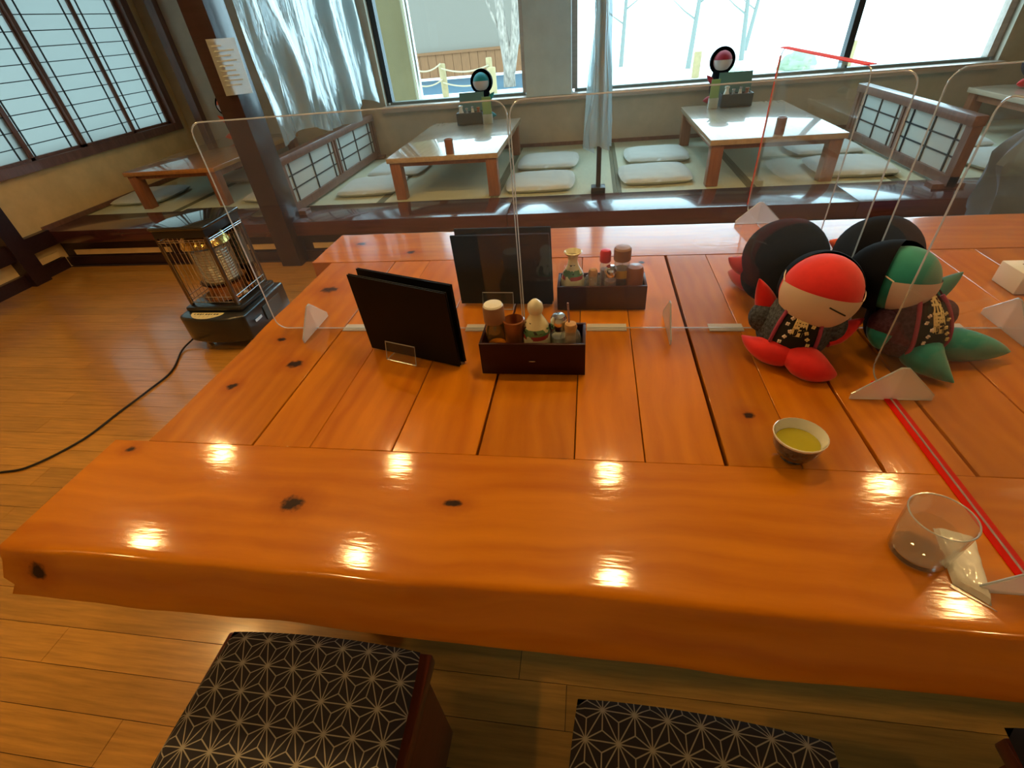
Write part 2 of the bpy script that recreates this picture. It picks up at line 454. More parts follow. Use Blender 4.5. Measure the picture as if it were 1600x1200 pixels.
class MB:
    """collects geometry in world coordinates (through an optional matrix) and builds one mesh object"""
    def __init__(s, m=None):
        s.v, s.f, s.m = [], [], m
    def add(s, vs, fs):
        o = len(s.v)
        s.v += [Vector(p) if s.m is None else s.m @ Vector(p) for p in vs]
        s.f += [tuple(i + o for i in f) for f in fs]
        return s
    def box(s, x0, x1, y0, y1, z0, z1):
        return s.add([(x0, y0, z0), (x1, y0, z0), (x1, y1, z0), (x0, y1, z0), (x0, y0, z1), (x1, y0, z1), (x1, y1, z1), (x0, y1, z1)],
                     [(0, 3, 2, 1), (4, 5, 6, 7), (0, 1, 5, 4), (1, 2, 6, 5), (2, 3, 7, 6), (3, 0, 4, 7)])
    def prism(s, poly, z0, z1):
        n = len(poly)
        return s.add([(x, y, z0) for x, y in poly] + [(x, y, z1) for x, y in poly],
                     [tuple(range(n))[::-1], tuple(range(n, 2 * n))] + [(i, (i + 1) % n, n + (i + 1) % n, n + i) for i in range(n)])
    def slab(s, quad, t):
        """a flat quad given by 4 corners thickened along its normal by t"""
        q = [Vector(p) for p in quad]
        n = (q[1] - q[0]).cross(q[3] - q[0]).normalized() * t
        k = len(q)
        return s.add(q + [p + n for p in q], [tuple(range(k))[::-1], tuple(range(k, 2 * k))] + [(i, (i + 1) % k, k + (i + 1) % k, k + i) for i in range(k)])
    def lathe(s, prof, c=(0, 0, 0), seg=28, cap=True):
        vs, fs = [], []
        n = len(prof)
        for i in range(seg):
            a = 2 * math.pi * i / seg
            for r, z in prof: vs.append((c[0] + r * math.cos(a), c[1] + r * math.sin(a), c[2] + z))
        for i in range(seg):
            j = (i + 1) % seg
            for k in range(n - 1): fs.append((i * n + k, j * n + k, j * n + k + 1, i * n + k + 1))
        if cap:
            fs.append(tuple(i * n for i in range(seg))[::-1]); fs.append(tuple(i * n + n - 1 for i in range(seg)))
        return s.add(vs, fs)
    def tube(s, pts, r, seg=8, closed=False):
        pts = [Vector(p) for p in pts]
        n = len(pts); vs, fs = [], []
        rr = r if isinstance(r, (list, tuple)) else [r] * n
        up = Vector((0.13, 0.27, 0.95)).normalized()
        for i, p in enumerate(pts):
            if closed: t = pts[(i + 1) % n] - pts[i - 1]
            else: t = pts[min(i + 1, n - 1)] - pts[max(i - 1, 0)]
            t.normalize()
            a = t.cross(up)
            if a.length < 1e-3: a = t.cross(Vector((1, 0, 0)))
            a.normalize(); b = t.cross(a)
            for k in range(seg):
                th = 2 * math.pi * k / seg
                vs.append(p + (a * math.cos(th) + b * math.sin(th)) * rr[i])
        for i in range(n if closed else n - 1):
            j = (i + 1) % n
            for k in range(seg):
                l = (k + 1) % seg
                fs.append((i * seg + k, i * seg + l, j * seg + l, j * seg + k))
        if not closed:
            fs.append(tuple(range(seg))); fs.append(tuple(range((n - 1) * seg, n * seg))[::-1])
        return s.add(vs, fs)
    def ball(s, c, r, seg=24, ring=14, lo=-90, hi=90):
        rx, ry, rz = r if isinstance(r, (list, tuple)) else (r, r, r)
        vs, fs = [], []
        for i in range(ring + 1):
            e = R_(lo + (hi - lo) * i / ring)
            for k in range(seg):
                a = 2 * math.pi * k / seg
                vs.append((c[0] + rx * math.cos(e) * math.cos(a), c[1] + ry * math.cos(e) * math.sin(a), c[2] + rz * math.sin(e)))
        for i in range(ring):
            for k in range(seg):
                l = (k + 1) % seg
                fs.append((i * seg + k, i * seg + l, (i + 1) * seg + l, (i + 1) * seg + k))
        return s.add(vs, fs)
    def grid(s, fn, nu, nv):
        vs = [fn(i / nu, j / nv) for j in range(nv + 1) for i in range(nu + 1)]
        fs = [(j * (nu + 1) + i, j * (nu + 1) + i + 1, (j + 1) * (nu + 1) + i + 1, (j + 1) * (nu + 1) + i) for j in range(nv) for i in range(nu)]
        return s.add(vs, fs)
    def build(s, name, m, parent=None, smooth=False, bevel=0.0, org=None, label=None, seg=2):
        o_ = Vector(org) if org is not None else (ORG.get(parent, Vector()) if parent is not None else Vector())
        me = bpy.data.meshes.new(name)
        me.from_pydata([tuple(p - o_) for p in s.v], [], s.f)
        bm = bmesh.new(); bm.from_mesh(me)
        bmesh.ops.remove_doubles(bm, verts=bm.verts, dist=1e-6)
        bmesh.ops.recalc_face_normals(bm, faces=bm.faces)
        if bevel:
            es = [e for e in bm.edges if len(e.link_faces) == 2 and e.calc_face_angle(0) > 0.5]
            bmesh.ops.bevel(bm, geom=es, offset=bevel, segments=seg, affect='EDGES', profile=.5)
        bm.to_mesh(me); bm.free()
        if smooth or bevel:
            for p in me.polygons: p.use_smooth = True
            try: me.set_sharp_from_angle(angle=R_(38))
            except Exception: pass
        me.materials.append(MATS[m])
        o = bpy.data.objects.new(name, me)
        if parent is None and org is not None: o.location = o_
        link(o, parent)
        ORG[o] = o_ if parent is not None else (Vector(org) if org is not None else Vector())
        if label: o['label'] = label
        return o
def box(name, x0, x1, y0, y1, z0, z1, m, parent=None, bevel=0.0, kind=None, label=None):
    o = MB().box(x0, x1, y0, y1, z0, z1).build(name, m, parent, bevel=bevel)
    if kind: o['kind'] = kind
    if label: o['label'] = label
    return o

# ================================================================== THE SETTING
# ---- floor with its boards
floor = box('floor', -4.45, 4.6, -2.6, 3.26, -0.10, -0.006, 'floor_gap', kind='structure')
floor['label'] = 'glossy narrow board floor between table and platform'
rowi = 0
y = -0.62
while y < 3.16:
    x = -4.42 - random.random() * 1.2
    while x < 1.6:
        ln = random.choice((0.9, 1.2, 1.5, 1.8))
        x1 = x + ln
        if x1 > -4.42:
            box('plank', max(x, -4.42) + .0008, min(x1, 2.4) - .0008, y + .0008, y + .0992, -.02, 0, 'floor_wood', floor)
        x = x1
    y += .1
o = box('floor_boards_beyond', 2.4, 4.5, -.62, 3.2, -.02, 0, 'floor_wood', floor); o.name = 'plank'
o = box('plank', -4.42, 4.5, -2.5, -.622, -.02, 0, 'floor_wood', floor)

box('ceiling', -4.45, 4.75, -2.7, 5.5, 2.45, 2.55, 'ceiling_board', kind='structure')
# ---- left wall with shoji window opening
wl = MB()
wl.box(-4.42, -4.30, -2.7, 5.5, -.1, .70).box(-4.42, -4.30, -2.7, 5.5, 2.32, 2.5)
wl.box(-4.42, -4.30, -2.7, 2.70, .70, 2.32).box(-4.42, -4.30, 5.10, 5.5, .70, 2.32)
wl = wl.build('wall_left', 'plaster'); wl['kind'] = 'structure'
# ---- far wall
wb = MB()
wb.box(-4.30, -2.03, 5.22, 5.42, -.1, 2.5).box(-2.03, 3.32, 5.22, 5.42, -.1, .70).box(-2.03, 3.32, 5.22, 5.42, 2.32, 2.5)
wb.box(3.32, 4.75, 5.22, 5.42, -.1, 2.5)
wb = wb.build('wall_back', 'plaster_grey'); wb['kind'] = 'structure'
box('wall_right', 4.6, 4.75, -2.7, 5.22, -.1, 2.5, 'plaster', kind='structure')
box('wall_front', -4.3, 4.6, -2.7, -2.55, -.1, 2.5, 'plaster', kind='structure')
o = box('trim_1', -.60, -.18, 5.12, 5.50, .745, 2.45, 'concrete', kind='structure'); o['label'] = 'grey pillar between the two far windows'
o = box('trim_2', -2.05, 3.34, 5.14, 5.42, .695, .745, 'sill_wood', kind='structure', bevel=.006); o['label'] = 'pale sill under the far windows'
o = box('trim_3', -2.285, -2.13, 3.10, 3.30, 0, 2.45, 'dark_wood', kind='structure', bevel=.004); o['label'] = 'dark square post at platform edge'
o = box('trim_4', -4.13, -4.05, 5.15, 5.22, .30, 2.45, 'frame_wood', kind='structure'); o['label'] = 'narrow brown post in far corner'
o = box('trim_5', -4.30, -4.21, 2.82, 2.95, 0, 2.45, 'dark_wood', kind='structure'); o['label'] = 'brown wall post at platform end'
o = box('trim_6', -4.30, -4.24, -2.5, 3.18, .20, .315, 'dark_wood', kind='structure'); o['label'] = 'brown rail along foot of left wall'
o = box('baseboard_left', -4.30, -4.26, -2.5, 3.18, 0, .09, 'dark_wood', kind='structure')
o = box('trim_7', -4.30, -4.285, 3.18, 5.22, .30, .335, 'frame_wood', kind='structure')
o = box('trim_8', -2.03, 3.32, 5.205, 5.22, .30, .33, 'frame_wood', kind='structure')
o = box('trim_9', -4.27, -4.265, 2.97, 3.16, .10, .145, 'plaster', kind='structure'); o['label'] = 'pale slot panel in the wall rail'

# ---- raised platform
plat = box('platform', -4.30, 4.6, 3.24, 5.22, 0, .27, 'dark_wood', kind='structure')
plat['label'] = 'raised tatami platform by the windows'
x = -4.30
for x1 in (-2.60, -.55, 1.62, 4.6):
    box('edge_board', x + .001, x1 - .001, 3.18, 3.57, .20, .30, 'edge_wood', plat, bevel=.004)
    x = x1
box('kick_rail', -4.30, 4.6, 3.215, 3.24, 0, .07, 'dark_wood', plat)
for x0, x1 in ((-4.2, -3.3), (-3.2, -2.34), (-2.06, -1.2), (-1.1, -.2)):
    box('vent_panel', x0, x1, 3.232, 3.24, .085, .125, 'plaster', plat)
x = -4.30
while x < 4.5:
    x1 = min(x + .90, 4.6)
    t = box('tatami_mat', x + .001, x1 - .001, 3.571, 5.20, .27, .298, 'tatami', plat)
    for xa in (x + .001, x1 - .031):
        box('border', xa, xa + .03, 3.571, 5.20, .298, .2995, 'tatami_border', t)
    x = x1

# ---- left shoji window
w1 = box('window_1', -4.40, -4.26, 2.70, 5.10, .70, .765, 'frame_wood', kind='structure')
w1['label'] = 'white paper shoji window in left wall'
box('window_frame', -4.40, -4.26, 5.02, 5.10, .765, 2.32, 'frame_wood', w1)
box('window_frame', -4.40, -4.26, 2.70, 2.77, .765, 2.32, 'frame_wood', w1)
box('window_frame', -4.40, -4.26, 2.77, 5.02, 2.26, 2.32, 'frame_wood', w1)
for (y0, y1, dx) in ((4.50, 5.02, 0), (3.915, 4.515, .03), (3.40, 3.94, 0), (2.77, 3.46, .03)):
    xx = -4.33 + dx
    pnl = box('shoji_panel', xx - .004, xx - .001, y0, y1, .765, 2.26, 'shoji_paper', w1)
    for ya in (y0, y1 - .035):
        box('stile', xx - .014, xx + .014, ya, ya + .035, .765, 2.26, 'frame_wood', pnl)
    box('rail', xx - .014, xx + .014, y0, y1, .765, .785, 'frame_wood', pnl)
    for yb in (y0 + .105, y1 - .105):
        box('bar', xx - .001, xx + .009, yb - .004, yb + .004, .785, 2.26, 'frame_dark', pnl)
    k = 1
    while .765 + k * .1 < 2.25:
        zz = .765 + k * .1
        box('bar', xx - .001, xx + .006, y0 + .035, y1 - .035, zz - .003, zz + .003, 'frame_dark', pnl)
        k += 1

# ---- far windows
def far_window(name, xs, label, minor=()):
    x0, x1 = xs[0], xs[-1]
    w = box(name, x0, x1, 5.28, 5.36, .745, .768, 'sash_grey', kind='structure'); w['label'] = label
    box('window_frame', x0, x1, 5.28, 5.36, 2.28, 2.32, 'frame_dark', w)
    for i, x in enumerate(xs):
        mn = 0 < i < len(xs) - 1 or x < -1
        box('window_frame', x - .025, x + .025, 5.28, 5.36, .768, 2.28, 'frame_dark' if mn else 'sill_wood', w)
    for a, b in zip(xs[:-1], xs[1:]):
        box('pane', a + .025, b - .025, 5.315, 5.320, .768, 2.28, 'window_glass', w)
far_window('window_2', (-2.0, -.625), 'far window left of the grey pillar')
far_window('window_3', (-.155, .05, 2.17, 3.29), 'wide far window filled with white daylight')

# ---- ceiling lamps, in two rows above the table, plus added fill behind the camera
lp = thing('ceiling_lamp', '', 'lamp', (0, 0, 2.40), 'warm ceiling downlights')
MB().lathe([(.085, 0), (.095, .0), (.10, .05), (.085, .05)], (0, 0, 2.40), 24, cap=False).build('lamp_ring', 'lamp_trim', lp, smooth=True)
MB().lathe([(.0001, .02), (.062, .02), (.062, .026), (.0001, .026)], (0, 0, 2.40), 24, cap=False).build('lamp_lens', 'lamp_glow', lp)
first = True
names = ('far left', 'left of centre', 'middle', 'right')
spots = [(x, y) for y in (1.33, 2.11) for x in (-2.65, -1.27, .16, 1.76)] + [(-2.65, -.3), (-1.27, -.3), (1.76, -.3)]  # last row, behind the camera, is added to brighten the table front
if True:
    for xx, yy in spots:
        l = lp if first else copy_tree(lp)
        first = False
        l.location = (xx, yy, 2.40)
        l['label'] = 'warm round downlight recessed in the ceiling, the row behind the camera added as fill'

# ================================================================== OUTSIDE
G = -.15
gr = MB().box(-40, 40, 5.45, 60, G - .1, G).build('ground', 'snow'); gr['kind'] = 'structure'; gr['label'] = 'snow covered ground outside'
o = box('path', -9, -1.2, 14.6, 18.4, G, G + .012, 'path_blue_grey', kind='structure'); o['label'] = 'blue grey path outside left window'
bl = thing('garden_building', 'pale grey building with brown boarded base beyond the left window', 'building', (-4.5, 19.6, G))
box('wall', -9, -1.5, 19.6, 22, .60, 4.2, 'ext_wall', bl)
box('base_rail', -9, -1.5, 19.5, 19.6, .52, .60, 'ext_wood', bl)
box('roof', -9.6, -1.0, 18.2, 22.4, 4.2, 4.4, 'frame_dark', bl)
x = -9.0
while x < -1.6:
    box('board', x + .006, x + .294, 19.54, 19.6, G, .52, 'ext_wood', bl)
    x += .3
box('core', -9, -1.5, 19.6, 22, G, .6, 'ext_wall', bl)
cl = box('porch_column', -2.42, -2.02, 6.2, 6.5, G, 3.2, 'ext_column')
tag(cl, 'yellowish square porch column outside the left window', 'column')
dp = MB().tube([(-1.965, 6.22, G), (-1.965, 6.22, 3.2)], .03, 12).build('downpipe', 'chrome', smooth=True, org=(-1.965, 6.22, G))
tag(dp, 'shiny metal downpipe beside the porch column', 'pipe')
posts = [(-4.35, 13.4, .80, .075, 'slim pale log stake nearest the porch column, with ropes'), (-3.72, 13.9, .72, .085, 'pale log stake with ropes in the middle of the left window'),
         (-2.46, 13.6, .78, .075, 'tall pale log stake beside the tree trunk'), (-2.36, 13.3, .60, .10, 'short stout log stake in front of the tree trunk'),
         (-4.62, 12.5, .42, .16, 'thick short log stump low in corner of left window'), (2.45, 13.9, .52, .09, 'lone log stake in snow behind the right low table'),
         (5.62, 13.6, .50, .10, 'log stake in snow beyond the low paper screen')]
for (x, y, h, r, lab) in posts:
    o = MB().lathe([(r, 0), (r, h - .02), (r * .86, h)], (x, y, G), 14).build('log_stake', 'ext_post', smooth=True, org=(x, y, G))
    tag(o, lab, 'post', 'garden stakes')
def rope(a, b, z, sag, lab):
    pts = []
    for i in range(13):
        t = i / 12
        pts.append((a[0] + (b[0] - a[0]) * t, a[1] + (b[1] - a[1]) * t, z - sag * 4 * t * (1 - t)))
    o = MB().tube(pts, .018, 6).build('rope', 'rope', smooth=True, org=pts[0])
    tag(o, lab, 'rope', 'garden ropes')
P0, P1, P2, P3 = (-4.35, 13.30), (-3.72, 13.79), (-2.46, 13.50), (-5.6, 13.0)
rope(P0, P1, .58, .12, 'upper rope between the two pale log stakes'); rope(P0, P1, .25, .10, 'lower rope between the two pale log stakes')
rope(P1, P2, .48, .10, 'upper rope running to the stake at the tree'); rope(P1, P2, .18, .10, 'lower rope running to the stake at the tree')
rope(P3, P0, .52, .14, 'rope running behind the porch column')

def tree(name, label, base, stems, m='bark', group=None):
    o = thing(name, label, 'tree', base, group)
    for pts, r0, r1 in stems:
        n = len(pts)
        MB().tube(pts, [r0 + (r1 - r0) * i / (n - 1) for i in range(n)], 10).build('trunk' if r0 > .05 else 'branch', m, o, smooth=True)
    return o
bx, by = -2.2, 15.0
tree('garden_tree', 'pale forked tree trunk outside the left window', (bx, by, G), [
    ([(bx, by, G), (bx + .02, by, .3), (bx - .05, by, .8), (bx - .12, by, 1.6), (bx - .18, by, 3.4)], .17, .09),
    ([(bx + .05, by, .2), (bx + .22, by, .9), (bx + .30, by, 1.8), (bx + .40, by, 3.4)], .14, .07),
    ([(bx - .08, by, .9), (bx - .35, by, 1.5), (bx - .62, by, 2.3)], .05, .02),
    ([(bx + .26, by, 1.3), (bx + .60, by, 1.9), (bx + .75, by, 2.9)], .045, .02)])
for i, (x, yv, h, lean, lab) in enumerate(((2.6, 16, 4, .3, 'thin bare tree in snow, behind the right low table'), (4.2, 17, 4, -.4, 'thin bare leaning tree in snow left of window bar'),
                                           (.9, 18, 4, .2, 'thin bare tree in snow beside the hanging film'), (5.0, 20, 4.5, .6, 'far thin bare tree in snow near window bar'))):
    st = [([(x, yv, G), (x + lean * .3, yv, 1.5), (x + lean, yv, h)], .07, .03)]
    for k in range(7):
        z = .9 + k * .35; s_ = 1 if k % 2 else -1; xa = x + lean * z / h
        st.append(([(xa, yv, z), (xa + s_ * .35, yv - .1, z + .22), (xa + s_ * .75, yv - .1, z + .55)], .025, .008))
    tree('bare_tree', lab, (x, yv, G), st, 'twig', 'bare garden trees')
for (x, y, r, lab) in ((4.75, 14.1, .42, 'round snowy shrub low in the right window'), (-1.55, 15.6, .30, 'small green shrub at foot of forked tree'), (3.1, 13.4, .3, 'small shrub at foot of the lone log stake')):
    b = MB()
    def fn(u, v, x=x, y=y, r=r):
        a = u * 2 * math.pi; e = v * math.pi / 2
        q = Vector((math.cos(a) * math.cos(e), math.sin(a) * math.cos(e), math.sin(e)))
        k = r * (1 + .25 * noise.noise(q * 4 + Vector((x, y, 0))))
        return (x + q.x * k, y + q.y * k, G + q.z * k * .8)
    o = b.grid(fn, 28, 12).build('garden_shrub', 'shrub', smooth=True, org=(x, y, G))
    tag(o, lab, 'shrub', 'garden shrubs')

# ================================================================== LOW TABLES, CUSHIONS AND SCREENS ON THE PLATFORM
PT = .2995
def zab_mesh():
    b = MB()
    w, d, h = .53, .51, .055
    def top(u, v):
        x, y = u * 2 - 1, v * 2 - 1
        e = (1 - x ** 4) * (1 - y ** 4)
        c = 1 - .10 * (x * x * y * y)
        return (x * w / 2 * c, y * d / 2 * c, h * .5 + h * .5 * max(0, e) ** .45 + .004 * noise.noise((x * 3, y * 3, 0)))
    def bot(u, v):
        x, y = u * 2 - 1, v * 2 - 1
        c = 1 - .10 * (x * x * y * y)
        e = (1 - x ** 4) * (1 - y ** 4)
        return (x * w / 2 * c, y * d / 2 * c, h * .5 - h * .5 * max(0, e) ** .25)
    b.grid(top, 20, 20).grid(bot, 20, 20)
    return b
zab = zab_mesh().build('floor_cushion', 'zabuton_cloth', smooth=True, org=(0, 0, 0))
zspots = [(-1.80, 3.97, .05, 'pale floor cushion beside the left paper screen, nearer the platform edge'),
          (-1.74, 4.52, -.04, 'pale floor cushion beside the left paper screen, nearer the window wall'),
          (-.375, 3.87, .02, 'pale floor cushion between window-pillar table and black pole, nearer the platform edge'),
          (-.36, 4.50, -.02, 'pale floor cushion between window-pillar table and black pole, nearer the window wall'),
          (.485, 3.94, .03, 'pale floor cushion right of the black pole, nearer the platform edge'),
          (.555, 4.54, .0, 'pale floor cushion right of the black pole, nearer the window wall'),
          (1.82, 3.90, -.04, 'pale floor cushion beside the right paper screen, nearer the platform edge'),
          (1.84, 4.50, .03, 'pale floor cushion beside the right paper screen, nearer the window wall'),
          (-3.99, 4.02, .06, 'pale floor cushion against the shoji wall by the orange low table'),
          (-3.35, 4.60, .06, 'pale floor cushion under the orange low table'),
          (-2.62, 3.93, -.03, 'pale floor cushion between orange low table and dark post'),
          (2.78, 3.90, .04, 'pale floor cushion behind the right paper screen, nearer the platform edge'),
          (2.72, 4.50, .0, 'pale floor cushion behind the right paper screen, nearer the window wall')]
for i, (x, y, a, lab) in enumerate(zspots):
    o = zab if i == 0 else zab.copy()
    if i: col.objects.link(o)
    o.location = (x, y, PT); o.rotation_euler = (0, 0, a)
    tag(o, lab, 'cushion', 'floor cushions on the tatami')

def low_table():
    t = thing('low_table', '', 'table', (0, 0, PT), 'low tables on the platform')
    z1 = .600
    MB().box(-.42, .42, -.69, .69, z1 - .035, z1).build('table_top', 'low_table_wood', t, bevel=.004)
    for sx in (-1, 1):
        box('apron', sx * .37 - .012, sx * .37 + .012, -.62, .62, z1 - .085, z1 - .035, 'low_table_leg', t)
    for sy in (-1, 1):
        box('apron', -.36, .36, sy * .645 - .012, sy * .645 + .012, z1 - .065, z1 - .035, 'low_table_leg', t)
        for sx in (-1, 1):
            box('leg', sx * .365 - .04, sx * .365 + .04, sy * .635 - .04, sy * .635 + .04, PT, z1 - .035, 'low_table_leg', t, bevel=.003)
    return t
lt = low_table()
ltspots = [(-1.07, 4.29, 'brown low table beside the grey window pillar, with black menu caddy'), (1.21, 4.29, 'brown low table between black pole and right paper screen'),
           (-3.375, 4.34, 'orange low table behind the heater, below the shoji window'), (3.46, 4.29, 'low table at the far right beyond the paper screen')]
LT = []
for i, (x, y, lab) in enumerate(ltspots):
    t = lt if i == 0 else copy_tree(lt)
    LT.append((t, x, y, lab))
for t, x, y, lab in LT:
    t.location = (x, y, PT); t['label'] = lab
    if 'orange' in lab:
        for c in t.children:
            if c.name.startswith('table_top'):
                c.data = c.data.copy(); c.data.materials[0] = mat('orange_table_wood', (.46, .20, .06), .28, coat=1.0, coat_rough=.04, var=.15, scale=4, stretch=(12, 1.2, 12))

def bill_holder(x, y, z, lab):
    t = thing('bill_holder', lab, 'holder', (x, y, z), 'bill holders on the low tables')
    MB().lathe([(.0001, .006), (.027, .006), (.027, .098), (.031, .098), (.031, 0), (.0001, 0)], (x, y, z), 20, cap=False).build('holder_tube', 'brown_ceramic', t, smooth=True)
    return t
bill_holder(-1.01, 3.66, .60, 'small brown cylinder at front edge of the table beside window pillar')
bill_holder(1.23, 3.68, .60, 'small brown cylinder at front edge of the table beside right paper screen')

# ---- low paper screens
def low_screen(name, X, y0, y1, lab, foot_y):
    t = thing(name, lab, 'screen', (X, (y0 + y1) / 2, PT), 'low paper screens')
    zt = .70
    MB().box(X - .035, X + .035, y0, y1, zt - .055, zt).build('top_rail', 'frame_wood', t, bevel=.004)
    box('bottom_rail', X - .025, X + .025, y0, y1, PT + .02, PT + .075, 'frame_wood', t)
    for yy in (y0, y1 - .05):
        box('end_post', X - .027, X + .027, yy, yy + .05, PT + .02, zt - .055, 'frame_wood', t)
    for yy in (y0 + .02, y1 - .10):
        box('foot', X - .09, X + .09, yy, yy + .08, PT, PT + .03, 'frame_wood', t)
    ym = (y0 + y1) / 2
    for (a, b) in ((y0 + .05, ym - .01), (ym + .01, y1 - .05)):
        pn = box('paper_panel', X - .003, X + .003, a + .02, b - .02, PT + .075, zt - .055, 'screen_paper', t)
        for yy in (a, b - .028):
            box('stile', X - .016, X + .016, yy, yy + .028, PT + .075, zt - .055, 'frame_wood', pn)
        for yy in (a + .09, (a + b) / 2, b - .09):
            box('bar', X - .010, X + .010, yy - .006, yy + .006, PT + .075, zt - .055, 'frame_dark', pn)
        for k in (1, 2):
            zz = PT + .075 + k * (zt - .13 - PT) / 3
            box('bar', X - .009, X + .009, a + .028, b - .028, zz - .004, zz + .004, 'frame_dark', pn)
    return t
low_screen('paper_screen', -2.19, 3.32, 5.14, 'low wooden paper screen beside the dark post', 3.3)
low_screen('paper_screen', 2.18, 3.34, 4.86, 'low wooden paper screen right of the platform tables', 3.3)

# ---- black pole with foot
pl = thing('stand_pole', 'black pole with square foot on the platform edge', 'pole', (.062, 3.60, .30))
MB().tube([(.062, 3.60, .33), (.062, 3.60, 2.45)], .017, 12).build('pole', 'pole_black', pl, smooth=True)
box('foot', .012, .112, 3.56, 3.66, .30, .34, 'pole_black', pl, bevel=.004)

# ---- hanging clear vinyl films
def film(name, X, y0, y1, zfun, lab, seed, amp, ny=150, nz=60, flare=(1.15, .45)):
    def fn(u, v):
        y = y0 + (y1 - y0) * u
        zb = zfun(u)
        z = zb + (2.44 - zb) * v
        s = seed
        a = amp * max(.25, flare[0] - flare[1] * v)
        dx = a * (math.sin(19 * u + s + 1.2 * noise.noise((u * 3, v * 1.5, s))) * .8 + .5 * math.sin(43 * u + 2.2 * s + 2 * v)
                  + .9 * noise.noise((u * 9 + v * 2.4, v * 2.0, s + 4)) + .5 * noise.noise((u * 22, v * 3, s + 9)))
        return (X + dx, y + .02 * noise.noise((u * 7, v * 4, s + 2)), z)
    o = MB().grid(fn, ny, nz).build(name, 'vinyl_film', smooth=True, org=(X, (y0 + y1) / 2, 2.44))
    tag(o, lab, 'film', 'hanging clear films')
    return o
film('vinyl_film', -2.12, 3.36, 5.18, lambda u: .76 + .05 * math.sin(9 * u) + .06 * noise.noise((u * 5, 1, 2)), 'wrinkled clear vinyl sheet hanging above the left paper screen', 1.3, .035)
f2 = film('vinyl_film', .062, 3.64, 5.10, lambda u: .55 + .08 * u + .04 * math.sin(12 * u), 'clear vinyl sheet hanging from the black pole toward the window', 4.1, .062, flare=(1.25, 1.6))
def wrapf(u, v):
    a = u * 2 * math.pi; z = .60 + 1.82 * v
    r = (.034 + .030 * max(0, 1 - v * 3.2)) * (1 + .28 * math.sin(5 * a + 3 * v) + .35 * noise.noise((math.cos(a) * 1.5, math.sin(a) * 1.5, v * 7)))
    return (.062 + r * math.cos(a) * 1.25, 3.60 + r * math.sin(a), z + .04 * noise.noise((a, 2, 0)) * (1 - v))
MB().grid(wrapf, 48, 70).build('gathered_edge', 'vinyl_film', f2, smooth=True)
nt_ = thing('paper_notice', 'white paper notice taped to the dark post and vinyl sheet', 'notice', (-2.1, 3.09, 1.11))
nq = [(-2.195, 3.085, 1.11), (-2.02, 3.095, 1.115), (-2.015, 3.095, 1.385), (-2.19, 3.085, 1.390)]
MB().slab(nq, .0015).build('sheet', 'notice_paper', nt_)
for k in range(9):
    z = 1.355 - .024 * k
    w = .06 if k == 0 else random.uniform(.09, .13)
    MB().box(-2.165, -2.165 + w, 3.0815, 3.0825, z - .004, z + .003).build('print_line', 'print_grey', nt_)

# ================================================================== DOLLS
def frame_from(f):
    f = Vector(f).normalized()
    r = f.cross(Vector((0, 0, 1))).normalized()
    u = r.cross(f)
    return f, r, u
def limb(name, a, b, r, m, parent, bend=(0, 0, 0)):
    a, b = Vector(a), Vector(b)
    pts, rr = [], []
    for i in range(13):
        t = i / 12
        pts.append(a + (b - a) * t + Vector(bend) * (4 * t * (1 - t)))
        rr.append(r * (max(0.0, math.cos(max(0, t - .25) / .75 * math.pi / 2)) ** .9 if t > .25 else .72 + .28 * t / .25) + .0015)
    return MB().tube(pts, rr, 14).build(name, m, parent, smooth=True)
def sphere_patch(c, f, r, u, rad, az, el, n=(28, 18), scale=(1, 1, 1)):
    c = Vector(c)
    def fn(s, t):
        a = R_(az[0] + (az[1] - az[0]) * s); e = R_(el[0] + (el[1] - el[0]) * t)
        d = f * (math.cos(e) * math.cos(a) * scale[0]) + r * (math.cos(e) * math.sin(a) * scale[1]) + u * (math.sin(e) * scale[2])
        return tuple(c + d * rad)
    return MB().grid(fn, *n)
